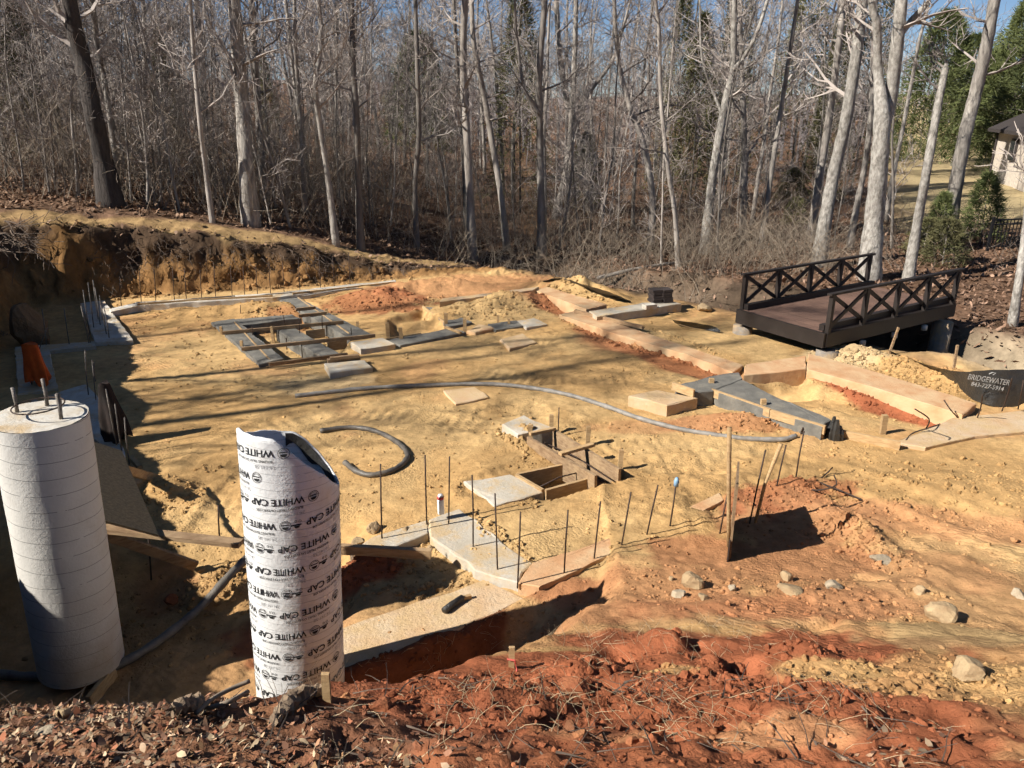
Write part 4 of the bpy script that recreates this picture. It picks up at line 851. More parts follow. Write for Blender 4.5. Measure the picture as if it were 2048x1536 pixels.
# ------------------------------------------------------------------ silt fences
def sheet(top, bot, n=24, bulge=.05, seed=0, thick=.004):
    T = smooth_path(top, n); B = smooth_path(bot, n); m = min(len(T), len(B)); V = []; rows = 6; rs = random.Random(seed)
    for i in range(m):
        for j in range(rows + 1):
            t = j / rows; p = T[i].lerp(B[i], t); w = bulge * math.sin(t * math.pi) * math.sin(i * .45 + seed) + .3 * bulge * math.sin(i * 1.3 + t * 4); V.append((p.x, p.y + w, p.z))
    k = len(V); V2 = [(x, y + thick, z) for x, y, z in V]
    f = [(i * (rows + 1) + j, i * (rows + 1) + j + 1, (i + 1) * (rows + 1) + j + 1, (i + 1) * (rows + 1) + j) for i in range(m - 1) for j in range(rows)]
    return MB().add(V, f).add(V2, [tuple(reversed(q)) for q in f])
Yf = P(1985, 800, .1).y
sf = empty('silt_fence', P(1990, 800), 'black silt fence with white BRIDGEWATER lettering at the right edge', 'silt fence')
tp = [P(1775, 700, .10), P(1850, 728, .22), P(1918, 743, .30), AT(1985, 740, Yf + .05), AT(2110, 739, Yf + .25)]; bt = [P(1785, 708, -.05), P(1845, 738, -.05), P(1905, 778, -.05), AT(1985, 812, Yf), AT(2110, 815, Yf + .2)]
sheet(tp, bt, 10, .025, 2).build('fabric', 'black_plastic', sf, True)
for q in ((1772, 712, 1797, 655), (1905, 760, 1915, 690)):
    b = P(q[0], q[1], 0); MB().beam(b - Vector((0, 0, .2)), AT(q[2], q[3], b.y), .03, .03, (0, 1, 0)).build('post', 'lumber_dirty', sf)
def fence_text(s, px0, py0, px1, py1, hgt, Y, off):
    vs, fs = text_mesh(s, hgt, .0012); w = max(v[0] for v in vs); a = AT(px0, py0, Y - off); b = AT(px1, py1, Y - off); d = (b - a); sc = d.length / w; d.normalize(); u = Vector((0, 0, 1)); u = (u - d * u.dot(d)).normalized()
    mb = MB().add([a + d * v[0] * sc + u * v[1] for v in vs], fs); mb.build('lettering', 'white_print', sf)
fence_text('BRIDGEWATER', 1934, 758, 2018, 771, .105, Yf, .05); fence_text('843-727-5914', 1941, 771, 2006, 782, .08, Yf, .055)
em = MB().tube([AT(1978, 748, Yf - .05), AT(1985, 745, Yf - .05), AT(1992, 746, Yf - .05), AT(1986, 750, Yf - .05)], .006, 5); em.build('emblem', 'white_print', sf)
sf2 = empty('silt_fence', P(1180, 590), 'sagging grey silt fence behind the yellow spoil heap', 'silt fence')
tp = [P(1085, 562, .22), P(1120, 556, .34), P(1170, 570, .34), P(1215, 583, .28), P(1262, 602, .08)]; bt = [P(1085, 570, .0), P(1120, 572, .0), P(1168, 584, .0), P(1215, 597, -.05), P(1258, 608, -.1)]
sheet(tp, bt, 10, .05, 5).build('fabric', 'grey_silt', sf2, True)
for q in ((1176, 590, 1178, 560), (1110, 578, 1108, 548)):
    b = P(q[0], q[1], 0); MB().beam(b - Vector((0, 0, .15)), AT(q[2], q[3], b.y), .03, .03, (0, 1, 0)).build('post', 'lumber_dirty', sf2)
sf3 = sheet([P(1345, 640, .14), P(1385, 645, .16), P(1425, 652, .10), P(1440, 660, .05)], [P(1350, 646, .01), P(1385, 655, .01), P(1420, 661, .01), P(1438, 665, .01)], 6, .03, 9).build('plastic_strip', 'black_plastic', None, True); tag(sf3, 'fallen strip of dark plastic on the sand left of the bridge', 'plastic')
# fallen log over the creek
o = MB().tube([AT(1195, 556, 19), AT(1260, 540, 19.3), AT(1330, 528, 19.6), AT(1392, 521, 20)], [.05, .045, .04, .03], 8).build('fallen_log', 'bark', None, True); tag(o, 'pale fallen log lying across the creek bed', 'log')
# ------------------------------------------------------------------ house, wall, lawn furniture at the right
hz = 0.0
hA, hB = Vector((25.0, 41.5, natural(np.array(25.0), np.array(41.5)).item() - .1)), Vector((21.9, 32.5, 0))
hd = (hB - hA); hd.z = 0; HL = hd.length; hd.normalize(); hn_ = Vector((-hd.y, hd.x, 0))
if hn_.x < 0: hn_ = -hn_
house = empty('house', hA, 'pale stone house corner with dark roof at the right edge', 'house')
def HP(u, v, z): return hA + hd * u + hn_ * v + Vector((0, 0, z))
MB().prism([HP(0, 0, 0).xy, HP(HL, 0, 0).xy, HP(HL, 9, 0).xy, HP(0, 9, 0).xy], hA.z - .6, hA.z + 2.65).build('wall', 'house_wall_mat', house)
rf = MB(); e = .45; c = [HP(-e, -e, 2.62), HP(HL + e, -e, 2.62), HP(HL + e, 9 + e, 2.62), HP(-e, 9 + e, 2.62), HP(HL * .35, 4.5, 5.6), HP(HL * .65, 4.5, 5.6)]; c2_ = [v + Vector((0, 0, -.16)) for v in c[:4]]
rf.add(c + c2_, [(0, 1, 5, 4), (1, 2, 5), (2, 3, 4, 5), (3, 0, 4), (0, 6, 7, 1), (1, 7, 8, 2), (2, 8, 9, 3), (3, 9, 6, 0), (6, 9, 8, 7)]); rf.build('roof', 'roof_mat', house)
for u in (3.2, 6.2):
    w = MB().beam(HP(u, -.03, 1.75), HP(u + 1.0, -.03, 1.75), .12, 1.0).build('window', 'roof_mat', house); MB().beam(HP(u + .07, -.10, 1.75), HP(u + .93, -.10, 1.75), .04, .86).build('pane', 'glass', w)
MB().tube([HP(.06, -.06, 2.5), HP(.06, -.06, 0)], .05, 8).build('downpipe', 'roof_mat', house)
for k, (u0, u1) in enumerate(((1862, 1906), (1908, 1952))):
    a, b = AT(u0, 326, 56 + k * .1), AT(u1, 328, 56 + k * .1); o = MB().beam(a + Vector((0, 0, .1)), b + Vector((0, 0, .1)), .4, .75).build('retaining_wall', 'stone_wall_mat'); tag(o, ('left' if k == 0 else 'right') + ' part of the low tan stone wall beyond the lawn', 'wall')
# iron fence
fA_, fB_ = G(1974, 502), G(2046, 507); fB_ = Vector((fA_.x + 3.4, fA_.y + .5, fA_.z)); ir = empty('iron_fence', fA_, 'black iron picket fence at the right edge below the lawn', 'fence')
for k in range(3):
    p = fA_.lerp(fB_, k / 2); MB().beam(p - Vector((0, 0, .2)), p + Vector((0, 0, .92)), .06, .06, (0, 1, 0)).build('post', 'iron', ir)
for z in (.12, .72, .84): MB().beam(fA_ + Vector((0, 0, z)), fB_ + Vector((0, 0, z)), .035, .035).build('rail', 'iron', ir)
for k in range(1, 32):
    if k % 16 == 0: continue
    p = fA_.lerp(fB_, k / 32); MB().beam(p + Vector((0, 0, .04)), p + Vector((0, 0, .84)), .02, .02, (0, 1, 0)).build('picket', 'iron', ir)

# ------------------------------------------------------------------ TREES
def segmesh(S):
    """S: array (n,8) x0 y0 z0 r0 x1 y1 z1 r1 -> three-sided prisms"""
    S = np.asarray(S, float).reshape(-1, 8); p0 = S[:, :3]; r0 = S[:, 3:4]; p1 = S[:, 4:7]; r1 = S[:, 7:8]; d = p1 - p0; d /= np.linalg.norm(d, axis=1, keepdims=True) + 1e-9
    ref = np.where(np.abs(d[:, 2:3]) > .9, np.array([[1., 0, 0]]), np.array([[0., 0, 1]])); u = np.cross(d, ref); u /= np.linalg.norm(u, axis=1, keepdims=True) + 1e-9; w = np.cross(d, u); V = []
    for p, r in ((p0, r0), (p1, r1)):
        for k in range(3): a = 2 * math.pi * k / 3; V.append(p + (u * math.cos(a) + w * math.sin(a)) * r)
    V = np.stack(V, 1).reshape(-1, 3); b = np.arange(len(S))[:, None] * 6
    Q = np.concatenate([b + np.array([[k, k + 3, (k + 1) % 3 + 3, (k + 1) % 3]]) for k in range(3)]); return V, Q
def limb(S, p, d, L, r, rs, lev, nseg=4, up=.25, wob=.28, kids=5, rmin=.005, spread=.9):
    p = Vector(p); d = Vector(d).normalized(); pts = [(p.copy(), r)]
    for i in range(nseg):
        d = (d + Vector((rs.gauss(0, wob), rs.gauss(0, wob), rs.gauss(0, wob) * .6 + up * .3))).normalized(); q = p + d * (L / nseg); rr = max(rmin, r * (1 - .75 * (i + 1) / nseg))
        S.append((*p, pts[-1][1], *q, rr)); pts.append((q.copy(), rr)); p = q
    if lev > 0:
        for k in range(kids):
            i = rs.uniform(.2, 1) * nseg; j = min(int(i), nseg - 1); b, rr = pts[j]; e = pts[j + 1][0]; q = b.lerp(e, i - j); ax = (e - b).normalized()
            sd = Vector((rs.gauss(0, 1), rs.gauss(0, 1), rs.gauss(.25, .7))); sd = (sd - ax * sd.dot(ax)).normalized(); nd = (ax * rs.uniform(.5, 1) + sd * spread).normalized()
            limb(S, q, nd, L * rs.uniform(.35, .6), max(rmin, rr * .55), rs, lev - 1, 3, up, wob, kids - 1, rmin, spread)
def crown_for(path, rads, rs, nb, f0, lmul, lev=2, rmin=.006, kids=5, bias=None):
    S = []; n = len(path)
    for k in range(nb):
        t = f0 + (1 - f0) * (k + rs.random()) / nb; i = t * (n - 1); j = min(int(i), n - 2); p = path[j].lerp(path[j + 1], i - j); r = rads[j] + (rads[j + 1] - rads[j]) * (i - j)
        a = rs.uniform(0, 6.28); d = Vector((math.cos(a), math.sin(a), rs.uniform(.15, .9)))
        limb(S, p, d, lmul * (1.15 - .6 * t) * rs.uniform(.6, 1.3), max(rmin, min(r * .4, .05)), rs, lev, 4, .35, .25, kids, rmin)
    return S
def tree_at(name, px, widths, label, m, seed, Yadd=0.0, htop=9.0, nb=16, f0=.25, lmul=2.0, group='bare trees at the edge of the wood', forks=None, base=None, crown_m='twig', lev=2, kids=5):
    """px: the trunk line as seen, base first; forks: further lines that leave the trunk"""
    rs = random.Random(seed); g = G(*px[0]) if base is None else base; Y = g.y + Yadd; g = Vector((AT(px[0][0], px[0][1], Y).x, Y, HZ(AT(px[0][0], px[0][1], Y).x, Y)))
    tr = empty(name, g, label, 'tree', group)
    def line(pl, ws, y0, extra):
        pts = []; rad = []
        for i, q in enumerate(pl):
            p = AT(q[0], q[1], y0 + .15 * math.sin(i * 2.1 + seed) * (i > 0)); pts.append(p); dep = p.y * CP + (EYE - p.z) * SP; rad.append(ws[i] * dep / F / 2)
        if extra:
            d = (pts[-1] - pts[-2]).normalized(); d = (d + Vector((0, 0, .5))).normalized(); pts.append(pts[-1] + d * extra * .5); rad.append(rad[-1] * .7); pts.append(pts[-1] + (d + Vector((rs.gauss(0, .15), rs.gauss(0, .15), .2))) * extra * .5); rad.append(rad[-1] * .25)
        return pts, rad
    pts, rad = line(px, widths, Y, htop); pts[0] = g - Vector((0, 0, .15)); rad[0] *= 1.25
    sp = smooth_path(pts, 5); rr = list(np.interp(np.linspace(0, len(pts) - 1, len(sp)), range(len(pts)), rad))
    rr = [r * (1 + .05 * math.sin(i * 2.3 + seed)) for i, r in enumerate(rr)]
    mb = MB().tube(sp, rr, 12)
    S = crown_for(sp, rr, rs, nb, f0, lmul, lev, .006, kids)
    for fk in (forks or []):
        p2, r2 = line(fk[0], fk[1], Y, fk[2]); s2 = smooth_path(p2, 5); q2 = list(np.interp(np.linspace(0, len(p2) - 1, len(s2)), range(len(p2)), r2)); mb.tube(s2, q2, 10); S += crown_for(s2, q2, rs, max(3, nb // 3), .3, lmul * .7, lev, .006, kids)
    mb.build('trunk', m, tr, True)
    if S:
        V, Q = segmesh(S); V = V - np.array(g); link('crown', new_mesh('crown', V, Q), crown_m, tr)
    return tr
T = tree_at
T('bare_tree', [(222, 412), (205, 310), (185, 220), (165, 120), (150, 60), (133, -30)], [46, 36, 34, 32, 30, 28], 'thick dark-barked tree leaning left on top of the bank', 'bark_dark', 1, 0, 9, 14, .35, 2.0)
T('bare_tree', [(240, 405), (228, 300), (215, 200), (195, 90), (182, -20)], [12, 11, 11, 10, 9], 'slim grey tree right beside the thick dark one', 'bark_lit', 2, .4, 8, 10, .3, 1.5)
T('bare_tree', [(502, 450), (492, 330), (485, 220), (478, 130), (466, -20)], [34, 29, 28, 27, 25], 'stout pale grey straight tree left of centre', 'bark_lit', 3, 0, 9, 14, .4, 1.9)
T('bare_tree', [(532, 425), (522, 300), (514, 180), (506, 60), (502, -20)], [17, 15, 14, 13, 12], 'grey tree just behind the stout pale one', 'bark', 4, 2.0, 8, 12, .3, 1.7)
T('bare_tree', [(673, 492), (655, 350), (640, 250), (631, 170), (642, 80), (636, -20)], [13, 11, 11, 10, 10, 9], 'crooked slim pale tree with a kink high up', 'bark_lit', 5, 0, 7, 14, .3, 1.6)
T('bare_tree', [(722, 508), (717, 380), (714, 250), (706, 120), (703, -20)], [15, 13, 12, 11, 10], 'straight slim tree right of the crooked one', 'bark', 6, .3, 8, 14, .3, 1.6)
T('bare_tree', [(425, 445), (410, 330), (398, 230), (388, 120), (378, -20)], [10, 9, 9, 8, 7], 'thin leaning tree midway between the two thick left trees', 'bark', 7, 0, 7, 12, .3, 1.5)
T('bare_tree', [(946, 530), (940, 400), (934, 280), (926, 140), (930, -20)], [18, 16, 15, 14, 13], 'tall straight grey tree at the centre of the wood', 'bark', 8, .4, 8, 14, .35, 1.8)
T('bare_tree', [(1015, 515), (1003, 400), (985, 290), (968, 190), (948, 90), (942, -20)], [14, 12, 12, 11, 10, 9], 'tree with reddish vine curving left at the centre', 'bark', 9, .6, 7, 14, .35, 1.7)
T('bare_tree', [(1084, 520), (1082, 400), (1080, 280), (1079, 140), (1091, -20)], [17, 15, 14, 13, 12], 'straight tree right of the vine-clad one', 'bark', 10, .2, 8, 14, .35, 1.7, forks=[([(1080, 230), (1050, 180), (1035, 90), (1030, 10)], [8, 7, 6, 5], 3)])
T('bare_tree', [(1108, 442), (1128, 360), (1139, 290), (1146, 190), (1150, 90), (1153, -20)], [13, 12, 11, 11, 10, 9], 'pale tree sweeping right from a bent foot', 'bark_lit', 11, .5, 7, 12, .35, 1.6)
T('bare_tree', [(1184, 430), (1168, 330), (1154, 262), (1130, 180), (1118, 90), (1112, -20)], [16, 14, 13, 12, 11, 10], 'tree leaning left behind the sweeping pale one', 'bark', 12, .8, 7, 12, .35, 1.7, forks=[([(1156, 215), (1190, 170), (1225, 120), (1245, 60)], [9, 8, 7, 6], 3)])
T('bare_tree', [(1410, 508), (1420, 400), (1432, 310), (1452, 200), (1466, 130), (1470, -20)], [22, 18, 17, 16, 14, 11], 'pale forked tree in front of the dark cedars', 'bark_pale', 13, 0, 7, 12, .4, 1.6, forks=[([(1466, 140), (1490, 110), (1512, 70), (1535, 0)], [10, 9, 8, 7], 3), ([(1445, 230), (1425, 180), (1405, 120), (1400, 40)], [7, 6, 5, 4], 2)])
T('bare_tree', [(1521, 497), (1535, 400), (1548, 310), (1565, 200), (1582, 90), (1598, -20)], [11, 10, 10, 9, 8, 7], 'thin wavy tree between the forked tree and the pale cluster', 'bark_lit', 14, 0, 6, 12, .35, 1.4)
T('bare_tree', [(1625, 490), (1632, 400), (1648, 300), (1663, 200), (1680, 70), (1688, -20)], [16, 15, 14, 14, 13, 12], 'shaded grey tree just left of the bright leaning one', 'bark', 15, .5, 8, 12, .4, 1.6)
T('bare_tree', [(1637, 533), (1652, 430), (1668, 345), (1692, 240), (1715, 90), (1728, -20)], [28, 25, 24, 23, 22, 20], 'bright bark tree leaning right behind the bridge', 'bark_pale', 16, 0, 8, 10, .45, 1.7)
T('bare_tree', [(1697, 508), (1712, 420), (1728, 340), (1741, 240), (1746, 120), (1752, -20)], [13, 12, 11, 11, 10, 9], 'thin tree left of the big forked white trunk', 'bark_lit', 17, .6, 6, 10, .4, 1.5)
T('bare_tree', [(1738, 560), (1747, 450), (1757, 345), (1764, 240), (1756, 140), (1754, 50), (1740, -20)], [40, 37, 34, 32, 17, 16, 14], 'biggest white-barked tree forking above the bridge', 'bark_pale', 18, 0, 7, 9, .5, 1.8, forks=[([(1764, 262), (1781, 195), (1793, 100), (1803, 0), (1806, -40)], [26, 26, 25, 23, 22], 8), ([(1800, 70), (1818, 46), (1840, 22), (1862, -10)], [14, 13, 12, 11], 4)])
T('bare_tree', [(1816, 562), (1834, 450), (1853, 345), (1877, 205), (1889, 146)], [20, 18, 17, 15, 13], 'pale tree with a broken-off top right of the bridge trees', 'bark_pale', 19, 0, .25, 5, .5, 1.0)
T('bare_tree', [(1893, 482), (1910, 380), (1929, 275), (1950, 190), (1971, 100), (1993, -20)], [28, 26, 25, 24, 23, 21], 'tall grey tree leaning right before the lawn', 'bark_lit', 20, 0, 8, 10, .45, 1.8)
T('bare_tree', [(1772, 446), (1782, 370), (1796, 305), (1824, 160), (1838, 85), (1856, 10)], [9, 8, 8, 7, 6, 6], 'thin wavy pale stem right of the big forked trunk', 'bark_lit', 21, .5, 5, 10, .4, 1.3)
T('bare_tree', [(2026, 652), (2038, 560), (2050, 470), (2065, 350)], [17, 15, 14, 13], 'pale trunk entering at the right edge beside the creek', 'bark_pale', 22, 0, 6, 8, .4, 1.4)
T('bare_tree', [(610, 445), (606, 330), (598, 200), (590, 80), (588, -20)], [10, 9, 9, 8, 7], 'slim dark tree between the stout pale tree and the crooked one', 'bark', 23, 1.5, 7, 12, .3, 1.5)
T('bare_tree', [(835, 515), (830, 380), (838, 270), (835, 150), (830, -20)], [11, 10, 10, 9, 8], 'slim tree midway between the straight slim tree and the centre tree', 'bark', 24, 1.0, 7, 12, .3, 1.5)
T('bare_tree', [(1300, 500), (1305, 400), (1290, 300), (1262, 220), (1240, 140), (1230, 40)], [15, 13, 12, 11, 10, 8], 'crooked tree bending left over the creek', 'bark', 25, .5, 6, 14, .3, 1.8)
T('bare_tree', [(1358, 540), (1350, 430), (1335, 330), (1322, 200), (1318, 60), (1310, -20)], [10, 9, 9, 8, 8, 7], 'thin grey tree on the creek bank left of the forked tree', 'bark', 26, .3, 6, 12, .3, 1.5)

# prototypes that repeat through the wood
def proto(seed, h, r, nb, lmul, lean=.04, lev=2, kids=4, f0=.2, rmin=.006):
    rs = random.Random(seed); p = Vector((0, 0, -.2)); d = Vector((rs.gauss(0, lean), rs.gauss(0, lean), 1)).normalized(); pts = [p.copy()]; n = 8
    for i in range(n): d = (d + Vector((rs.gauss(0, .05), rs.gauss(0, .05), .03))).normalized(); p = p + d * (h / n); pts.append(p.copy())
    rad = [r * (1 - .85 * i / n) for i in range(n + 1)]; sp = smooth_path(pts, 2); rr = list(np.interp(np.linspace(0, n, len(sp)), range(n + 1), rad)); mb = MB().tube(sp, rr, 6)
    S = crown_for(sp, rr, rs, nb, f0, lmul, lev, rmin, kids); V, Q = segmesh(S)
    tm = bpy.data.meshes.new('trunk'); tm.from_pydata(mb.v, [], mb.f); tm.polygons.foreach_set('use_smooth', [True] * len(tm.polygons)); tm.update(); tm.materials.append(MATS['bark'])
    cm = new_mesh('crown', V, Q); cm.materials.append(MATS['twig']); return tm, cm
SAP = [proto(100 + i, rnd.uniform(5.5, 8.5), rnd.uniform(.022, .04), 19, 1.2, .08, 2, 5, .12, .0045) for i in range(8)]
TRE = [proto(200 + i, rnd.uniform(10, 14), rnd.uniform(.06, .11), 24, 2.2, .05, 2, 5, .22, .007) for i in range(7)]
def put(name, pr, x, y, sc, label, group, cat='tree'):
    z = HZ(x, y) - .05; e = empty(name, (x, y, z), label, cat, group); e.rotation_euler = (rnd.gauss(0, .03), rnd.gauss(0, .03), rnd.uniform(0, 6.28)); e.scale = (sc, sc, sc * rnd.uniform(.9, 1.15))
    for nm, me in zip(('trunk', 'crown'), pr): link(nm, me, None, e)
    return e
def in_view(x, y, m=1.02):
    return abs(x) < (y * CP + 3.8 * SP) * .666 * m
def wood_ok(x, y):
    d, s, p = seg_dist(np.array([x]), np.array([y]), CUT); sd = float(d[0] * s[0]); dc = float(seg_dist(np.array([x]), np.array([y]), CREEK)[0][0])
    if x < 1 and sd < 1.7: return False
    if x >= 1 and y < 19.5: return False
    if x > .45 * (y * .94 + 1.3) and y > 22: return y > 58
    if x > 6 and y < 21.5: return False
    return dc > 1.2
cnt = 0
while cnt < 190:
    y = 18.2 + 17 * rnd.random() ** 1.3; x = rnd.uniform(-.70, .62) * y
    if x > -2 and rnd.random() < .35: continue
    if not in_view(x, y) or not wood_ok(x, y): continue
    put('bare_sapling', SAP[cnt % 8], x, y, rnd.uniform(.75, 1.2), 'thin leafless sapling in the dense wood behind the site', 'leafless saplings in the wood'); cnt += 1
cnt = 0
while cnt < 72:
    y = 23 + 32 * rnd.random(); x = rnd.uniform(-.70, .68) * y
    if not in_view(x, y) or not wood_ok(x, y): continue
    put('bare_tree', TRE[cnt % 7], x, y, rnd.uniform(.8, 1.2), 'tall leafless grey tree deep in the wood behind the site', 'leafless trees deep in the wood'); cnt += 1
# trees left of the frame whose shadows lie across the sand
for k, (x, y, s) in enumerate(((-15.2, 4.6, 1.45), (-14.0, 7.0, 1.25), (-18.0, 3.0, 1.6), (-20, 7.0, 1.5))):
    put('bare_tree', TRE[k], x, y, s, ('first', 'second', 'third', 'fourth')[k] + ' bare tree beyond the left edge, its shadow on the sand', 'bare trees left of the site')

# far wood: one mass
def far_wood():
    protos = []
    for i in range(7):
        rs = random.Random(300 + i); S = []; h = rs.uniform(8, 12.5); n = 7; p = Vector((0, 0, -.3)); d = Vector((0, 0, 1)); pts = [p.copy()]; r0 = rs.uniform(.09, .16); rad = [r0]
        for j in range(n): d = (d + Vector((rs.gauss(0, .06), rs.gauss(0, .06), 0))).normalized(); q = p + d * h / n; rr = r0 * (1 - .85 * (j + 1) / n); S.append((*p, rad[-1], *q, rr)); pts.append(q.copy()); rad.append(rr); p = q
        S += crown_for(pts, rad, rs, 16, .22, 2.8, 1, .013, 4); protos.append(np.array(S))
    out = []; k = 0
    while k < 980:
        y = 52 + 75 * rnd.random() ** 1.2; x = rnd.uniform(-1.15, .85) * y
        if x > .47 * (y * .94 + 1.3) and y < 59: continue
        S = protos[k % 7].copy(); S = S if k % 2 else S[:130]; a = rnd.uniform(0, 6.28); c, s = math.cos(a), math.sin(a); sc = rnd.uniform(.6, 1.05) if k % 2 else rnd.uniform(.3, .55); z = float(natural(np.array(x), np.array(y)))
        for o_ in (0, 4):
            X = S[:, o_] * c - S[:, o_ + 1] * s; Yv = S[:, o_] * s + S[:, o_ + 1] * c; S[:, o_] = X * sc + x; S[:, o_ + 1] = Yv * sc + y; S[:, o_ + 2] = S[:, o_ + 2] * sc + z; S[:, o_ + 3] *= sc
        out.append(S); k += 1
    V, Q = segmesh(np.concatenate(out)); return tag(link('distant_woodland', new_mesh('distant_woodland', V, Q), 'far_twig'), 'mass of distant leafless trees closing the view', 'woodland', None, 'stuff')
far_wood()
# understory brush: thin stems and tangles nobody could count
def brush_obj(name, n, area, hrange, r, m, label, seed, kids=3):
    rs = random.Random(seed); S = []; pos = []; cntr = []; k = 0; t = 0
    while k < n and t < n * 40:
        t += 1; x, y = area(rs)
        if x is None or not in_view(x, y, 1.2): continue
        S0 = len(S); limb(S, (x, y, 0), (rs.gauss(0, .32), rs.gauss(0, .32), 1), rs.uniform(*hrange), r * rs.uniform(.6, 1.6), rs, 1, 4, .1, .2, kids, r * .45, 1.0); pos.append((x, y)); cntr.append(len(S) - S0); k += 1
    S = np.array(S); pos = np.array(pos); z = hq(pos[:, 0], pos[:, 1]); zz = np.repeat(z - .05, cntr); S[:, 2] += zz; S[:, 6] += zz
    V, Q = segmesh(S); return tag(link(name, new_mesh(name, V, Q), m), label, 'brush', None, 'stuff')
def a_wood(rs):
    y = 18 + 16 * rs.random() ** 1.4; x = rs.uniform(-.85, .55) * y
    return (x, y) if wood_ok(x, y) else (None, None)
def a_left(rs):
    y = 17.5 + 8 * rs.random(); x = rs.uniform(-.85, -.1) * y
    return (x, y) if wood_ok(x, y) else (None, None)
def a_creek(rs):
    x = rs.uniform(-2, 8.5); y = rs.uniform(17.2, 23)
    dc = float(seg_dist(np.array([x]), np.array([y]), CREEK)[0][0]); return (x, y) if not (x > 3.5 and y < 17.2) and not (x < 1 and y < 19.3) else (None, None)
def a_right(rs):
    x = rs.uniform(7, 16); y = rs.uniform(18, 27); return (x, y)
brush_obj('brush', 1500, a_wood, (.7, 2.6), .008, 'brush_mat', 'tangle of thin leafless brush under the trees', 401)
brush_obj('brush', 850, a_left, (.8, 3.0), .008, 'brush_pale', 'dense upright pale stems on the bank top at left', 402)
brush_obj('brush', 900, a_creek, (.4, 1.5), .007, 'brush_pale', 'matted dry brush along the creek', 403, 4)
brush_obj('brush', 260, a_right, (.3, 1.0), .008, 'brush_mat', 'low dry shrubs behind the bridge', 404, 5)

# evergreens
def conifer(seed, h, rad, n, blade, wide, base=.08, power=.8, lump=.35):
    rs = np.random.default_rng(seed); nl = 60; t = rs.random(n) ** .8; a = rs.random(n) * 6.283
    ln = np.sin(a * 3 + t * 19) * .5 + np.sin(a * 5 - t * 31) * .5; R_ = rad * (1 - t) ** power * (1 + lump * ln) ; rr = R_ * np.sqrt(rs.random(n)) * .55 + R_ * .45
    c = np.stack([np.cos(a) * rr, np.sin(a) * rr, h * (base + (1 - base) * t) - .12 * rr], 1)
    out = np.stack([np.cos(a), np.sin(a), rs.normal(.35, .5, n)], 1) + rs.normal(0, .5, (n, 3)); out /= np.linalg.norm(out, axis=1, keepdims=True); sd = np.cross(out, rs.normal(0, 1, (n, 3))); sd /= np.linalg.norm(sd, axis=1, keepdims=True)
    L = blade * rs.uniform(.6, 1.4, (n, 1)); w = wide * rs.uniform(.6, 1.4, (n, 1)); V = np.stack([c - sd * w, c + sd * w, c + out * L], 1).reshape(-1, 3); Tn = np.arange(n * 3).reshape(-1, 3)
    return V, Tn
def evergreen(seed, h, rad, n, m, blade=.22, wide=.022, base=.08, power=.8, tr=.05):
    V, Tn = conifer(seed, h, rad, n, blade, wide, base, power); cm = new_mesh('crown', V, None, Tn); cm.materials.append(MATS[m])
    S = [(0, 0, -.2, tr, 0, 0, h * .5, tr * .6), (0, 0, h * .5, tr * .6, 0, 0, h * .97, tr * .1)]; rs = random.Random(seed)
    for k in range(34):
        t = rs.uniform(base, .95); a = rs.uniform(0, 6.28); L = rad * (1 - t) ** power * .85; S.append((0, 0, h * t, tr * .3, math.cos(a) * L, math.sin(a) * L, h * t + L * .25, .006))
    Vt, Qt = segmesh(S); tm = new_mesh('trunk', Vt, Qt); tm.materials.append(MATS['bark']); return tm, cm
CED = [evergreen(500 + i, rnd.uniform(5.5, 8), rnd.uniform(1.0, 1.4), 4800, 'cedar_leaf', .26, .016, .06) for i in range(3)]
PIN = [evergreen(520 + i, rnd.uniform(6.5, 8), rnd.uniform(2.0, 2.5), 12000, 'pine_leaf', .34, .024, .12, .45, .09) for i in range(2)]
YNG = [evergreen(540 + i, rnd.uniform(1.9, 2.4), .62, 3200, 'pine_leaf', .20, .012, .12, .6, .025) for i in range(2)]
SHR = [evergreen(560 + i, 1.5, .75, 3500, 'cedar_leaf', .17, .013, .0, .45, .03) for i in range(2)]
def ever(name, pr, px, Y, sc, label, cat='tree', group=None):
    p = AT(px, 400, Y); return put(name, pr, p.x, Y, sc, label, group, cat)
k = 0
for px, Y, s, lab in ((1380, 30, 1.05, 'dark olive cedar left of the forked pale tree'), (1450, 33, 1.15, 'dark olive cedar behind the forked pale tree'), (1575, 35, 1.2, 'tall dark cedar left of the bright leaning tree'), (1640, 31, .95, 'brownish cedar behind the bright leaning tree'),
                  (1340, 34, 1.1, 'dark cedar above the creek'), (1040, 30, 1.05, 'brownish cedar behind the straight centre tree'), (40, 24, 1.1, 'feathery olive cedar at the left edge'), (110, 23, .65, 'small olive cedar left of the thick dark tree'), (-20, 22, 1.0, 'olive cedar cut by the left edge'), (350, 27, .6, 'small cedar behind the thin leaning tree'), (560, 28, .5, 'small cedar right of the stout pale tree'), (1700, 36, 1.1, 'dark cedar behind the big forked trunk')):
    ever('cedar_tree', CED[k % 3], px, Y, s, lab, 'tree', 'evergreens in the wood'); k += 1
for px, Y, s, lab in ((1835, 44, .95, 'green pine behind the broken-topped tree'), (1890, 50, 1.0, 'green pine left of the leaning grey tree'), (1985, 48, 1.05, 'green pine above the retaining wall'), (2030, 45, 1.15, 'broad bright green pine beside the house'), (1940, 57, .9, 'smaller pine behind the retaining wall'), (2075, 50, 1.2, 'green pine at the right edge behind the house'), (840, 42, .8, 'far green pine at the centre left of the wood'), (1170, 31, .35, 'bright green young pine behind the leaning centre tree')):
    ever('pine_tree', PIN[k % 2], px, Y, s, lab, 'tree', 'evergreens in the wood'); k += 1
